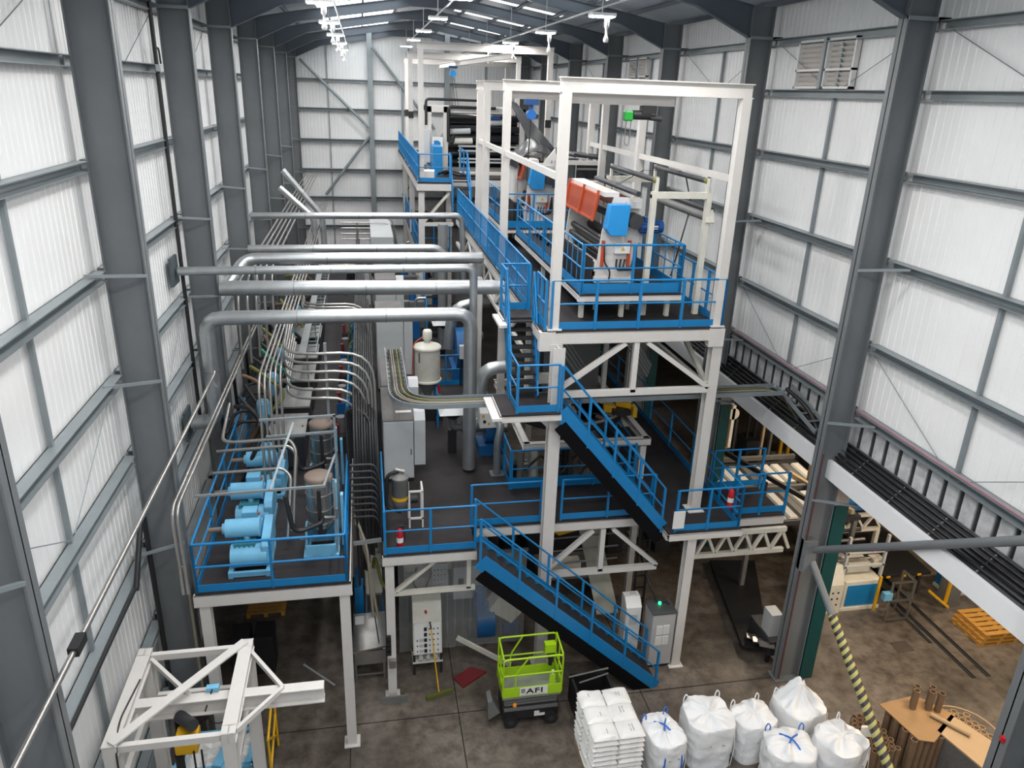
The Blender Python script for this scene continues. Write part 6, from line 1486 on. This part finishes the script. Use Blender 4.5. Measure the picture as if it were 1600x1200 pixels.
# louvre vents high on the right wall
for k, (y0, y1, lab) in enumerate(((16.05, 18.4, 'nearer pair in the second bay'), (29.0, 31.0, 'farther pair two bays on'))):
    t = thing('louvre_vent', 'louvred vent panel high on the right wall, %s' % lab, 'vent', (10.45, (y0+y1)/2, 14), 'louvred wall vents')
    ym = (y0+y1)/2
    for (a, b) in ((y0, ym-.06), (ym+.06, y1)):
        f = MB()
        for (za, zb) in ((13.82, 13.87), (14.2, 14.25), (14.83, 14.88)): f.box(10.42, 10.54, a, b, za, zb)
        for yy in (a, b-.06): f.box(10.42, 10.54, yy, yy+.06, 13.82, 14.88)
        fr = f.build('vent_frame', PLAST, t)
        MB().box(10.535, 10.545, a, b, 13.83, 14.87).build('backing', mat('beige_shade', (.45, .38, .33), .7), fr)
        for z in (13.9, 14.0, 14.1, 14.3, 14.41, 14.52, 14.63, 14.74):
            MB().hexa([(10.44, a+.06, z+.06), (10.45, a+.06, z+.06), (10.45, b-.06, z+.06), (10.44, b-.06, z+.06), (10.52, a+.06, z+.0), (10.53, a+.06, z+.0), (10.53, b-.06, z+.0), (10.52, b-.06, z+.0)]).build('louvre_blade', PLAST, fr)
    MB().box(10.38, 10.46, ym-.05, ym+.05, 13.82, 14.9).build('mullion', GIRT, t)
# ================================================================== further clutter of the pump deck and aisle
for k in range(5):
    y = 19.2+2.3*k
    t = thing('hydraulic_station', 'dark hydraulic drive with red valve block, %s along the aisle edge' % ORD[k], 'hydraulic unit', (-.85, y, ZL), 'hydraulic drives along the aisle')
    MB().box(-1.0, -.62, y-.3, y+.3, ZL+.003, ZL+.5).build('tank', DBLUE if k % 2 else DARKM, t, bevel=.01)
    MB().cyl((-.82, y, ZL+.5), (-.82, y, ZL+.95), .13, n=16).build('motor', MIDM, t)
    v = MB().box(-.98, -.86, y-.28, y-.1, ZL+.5, ZL+.82).build('red_valve_block', DARKRED, t)
    for q in range(3): MB().cyl((-.97, y-.29, ZL+.56+.09*q), (-.97, y-.31, ZL+.56+.09*q), .025, n=8).build('dial', CHROME, v)
    MB().tube(fillet([(-.7, y-.1, ZL+.9), (-.6, y-.1, ZL+1.6), (-.25, y-.1, ZL+1.7), (-.1, y-.1, ZL+.6)], .3), .03, 8).build('yellow_hose', CABLEY, t)
    MB().tube(fillet([(-.7, y+.1, ZL+.9), (-.5, y+.1, ZL+1.3), (-.15, y+.12, ZL+1.2), (-.1, y+.1, ZL+.4)], .3), .032, 8).build('black_hose', BLACK, t)
    for q in range(2): MB().box(-.60, -.57, y-.35+.6*q, y-.32+.6*q, ZL+.003, ZL+1.45).build('blue_post', BLUE, t)
    MB().box(-.60, -.57, y-.35, y+.28, ZL+1.42, ZL+1.45).build('blue_bar', BLUE, t)
for k in range(24):
    y = 17.8+.72*k; r = random.Random(40+k)
    x = -3.05+.25*r.random()
    h = 5.1+.8*r.random()
    tag(MB().tube(fillet([(x-.3, y, 6.2), (x+.1, y-.3, h+.5), (x+.45+.3*r.random(), y-.5, h), (x+.2, y-.9, h-.4), (x-.25, y-.6, 4.35)], .4), .052, 8).build('looping_hose', (BLACK, BLACKM, BLACK, TUBEM, CABLEY)[k % 5] if k != 6 else TEALP),
        '%s hose looping between the high conduits and deck, %s from the front' % ('green' if k == 6 else 'olive' if k % 5 == 4 else 'brown' if k % 5 == 3 else 'black', ORD[k] if k < 12 else 'beyond them ' + ORD[k-12]), 'hose', 'looping hoses of the pump deck')
tag(MB().tube(fillet([(-4.26, 18.75, 13.82), (-4.26, 18.75, 14.1), (-4.26, 19.05, 14.15), (-4.26, 19.1, 13.82)], .12), .02, 8).build('cable_loop', BLACK), 'small black cable loop on the wall beam beside the hanging cable', 'cable')
tag(MB().box(-4.28, -4.18, 18.65, 18.95, 13.66, 13.80).build('cable_clamp', CABG), 'grey clamp block on the wall beam at the hanging cable', 'clamp')
for k in range(4):
    y = 20.5+4*k
    t = thing('trunking', 'grey galvanised cable trunking beside the middle conduits, %s length' % ORD[k], 'cable tray', (-1.85, y, 6.6), 'trunking beside the conduits')
    MB().box(-1.92, -1.72, y, y+3.7, 6.55, 6.62).build('trough', ZINC, t)
    for q in range(8): MB().box(-1.7, -1.45, y+.2+.45*q, y+.23+.45*q, 6.56, 6.59).build('rung', GIRT, t)
    MB().box(-1.47, -1.44, y, y+3.7, 6.54, 6.62).build('side_rail', GIRT, t)
    MB().box(-1.80, -1.76, y+1.0, y+1.04, ZL+1.0 if k < 0 else ZL+.003, 6.55).build('stay', GIRT, t)
# ================================================================== lamps
LENS = mat('lit_lamp_lens', (1.0, 0.97, 0.94), 0.5, emit=LAMP)
def lamp(x, y, z, label, grp):
    t = thing('ceiling_lamp', label, 'ceiling lamp', (x, y, z), grp)
    MB().box(x-.30, x+.30, y-.18, y+.18, z+.02, z+.09).build('housing', PLAST, t)
    mb = MB(); mb.add([(x-.28, y-.16, z), (x+.28, y-.16, z), (x+.28, y+.16, z), (x-.28, y+.16, z)], [(0, 3, 2, 1)]); mb.build('lens', LENS, t)
    zr = roofz(x, 0.1)
    if abs(x-2.53) > .1 and y > 15:
        MB().lathe((x+.1, y-.1, z-.55), [(.05, 0), (.07, .06), (.03, .16), (.025, .3), (.06, .34), (.06, .5), (.02, .57)], 12).build('sensor', PLAST, t)
    MB().cyl((x, y, z+.09), (x, y, zr), .012, n=6).build('hanger', ZINC, t)
    return t
for r, (x, z, y0) in enumerate(((-0.86, 15.25, 19.9), (2.53, 15.6, 20.9), (5.75, 15.25, 19.4))):
    nm = ('left', 'middle', 'right')[r]
    for k in range(5):
        y = y0+6.05*k
        lamp(x, y, z, 'lit white high bay lamp, %s from the front in the %s row under the roof' % (ORD[k], nm), 'high bay lamps in three rows')
    for k in range(4):
        y = y0-6.05*(k+1)
        lamp(x, y, z, 'lit white high bay lamp of the %s row above and behind the photographer' % nm, 'high bay lamps in three rows')
for k, (x, z) in enumerate(((2.75, 15.95), (6.0, 15.55), (-.6, 15.55))):
    tag(MB().tube([(x, 14, z), (x, 49, z)], .03, 6).build('lamp_conduit', ZINC), 'thin conduit under the roof along the %s row of lamps' % ('middle', 'right', 'left')[k], 'pipe', 'lamp conduits')
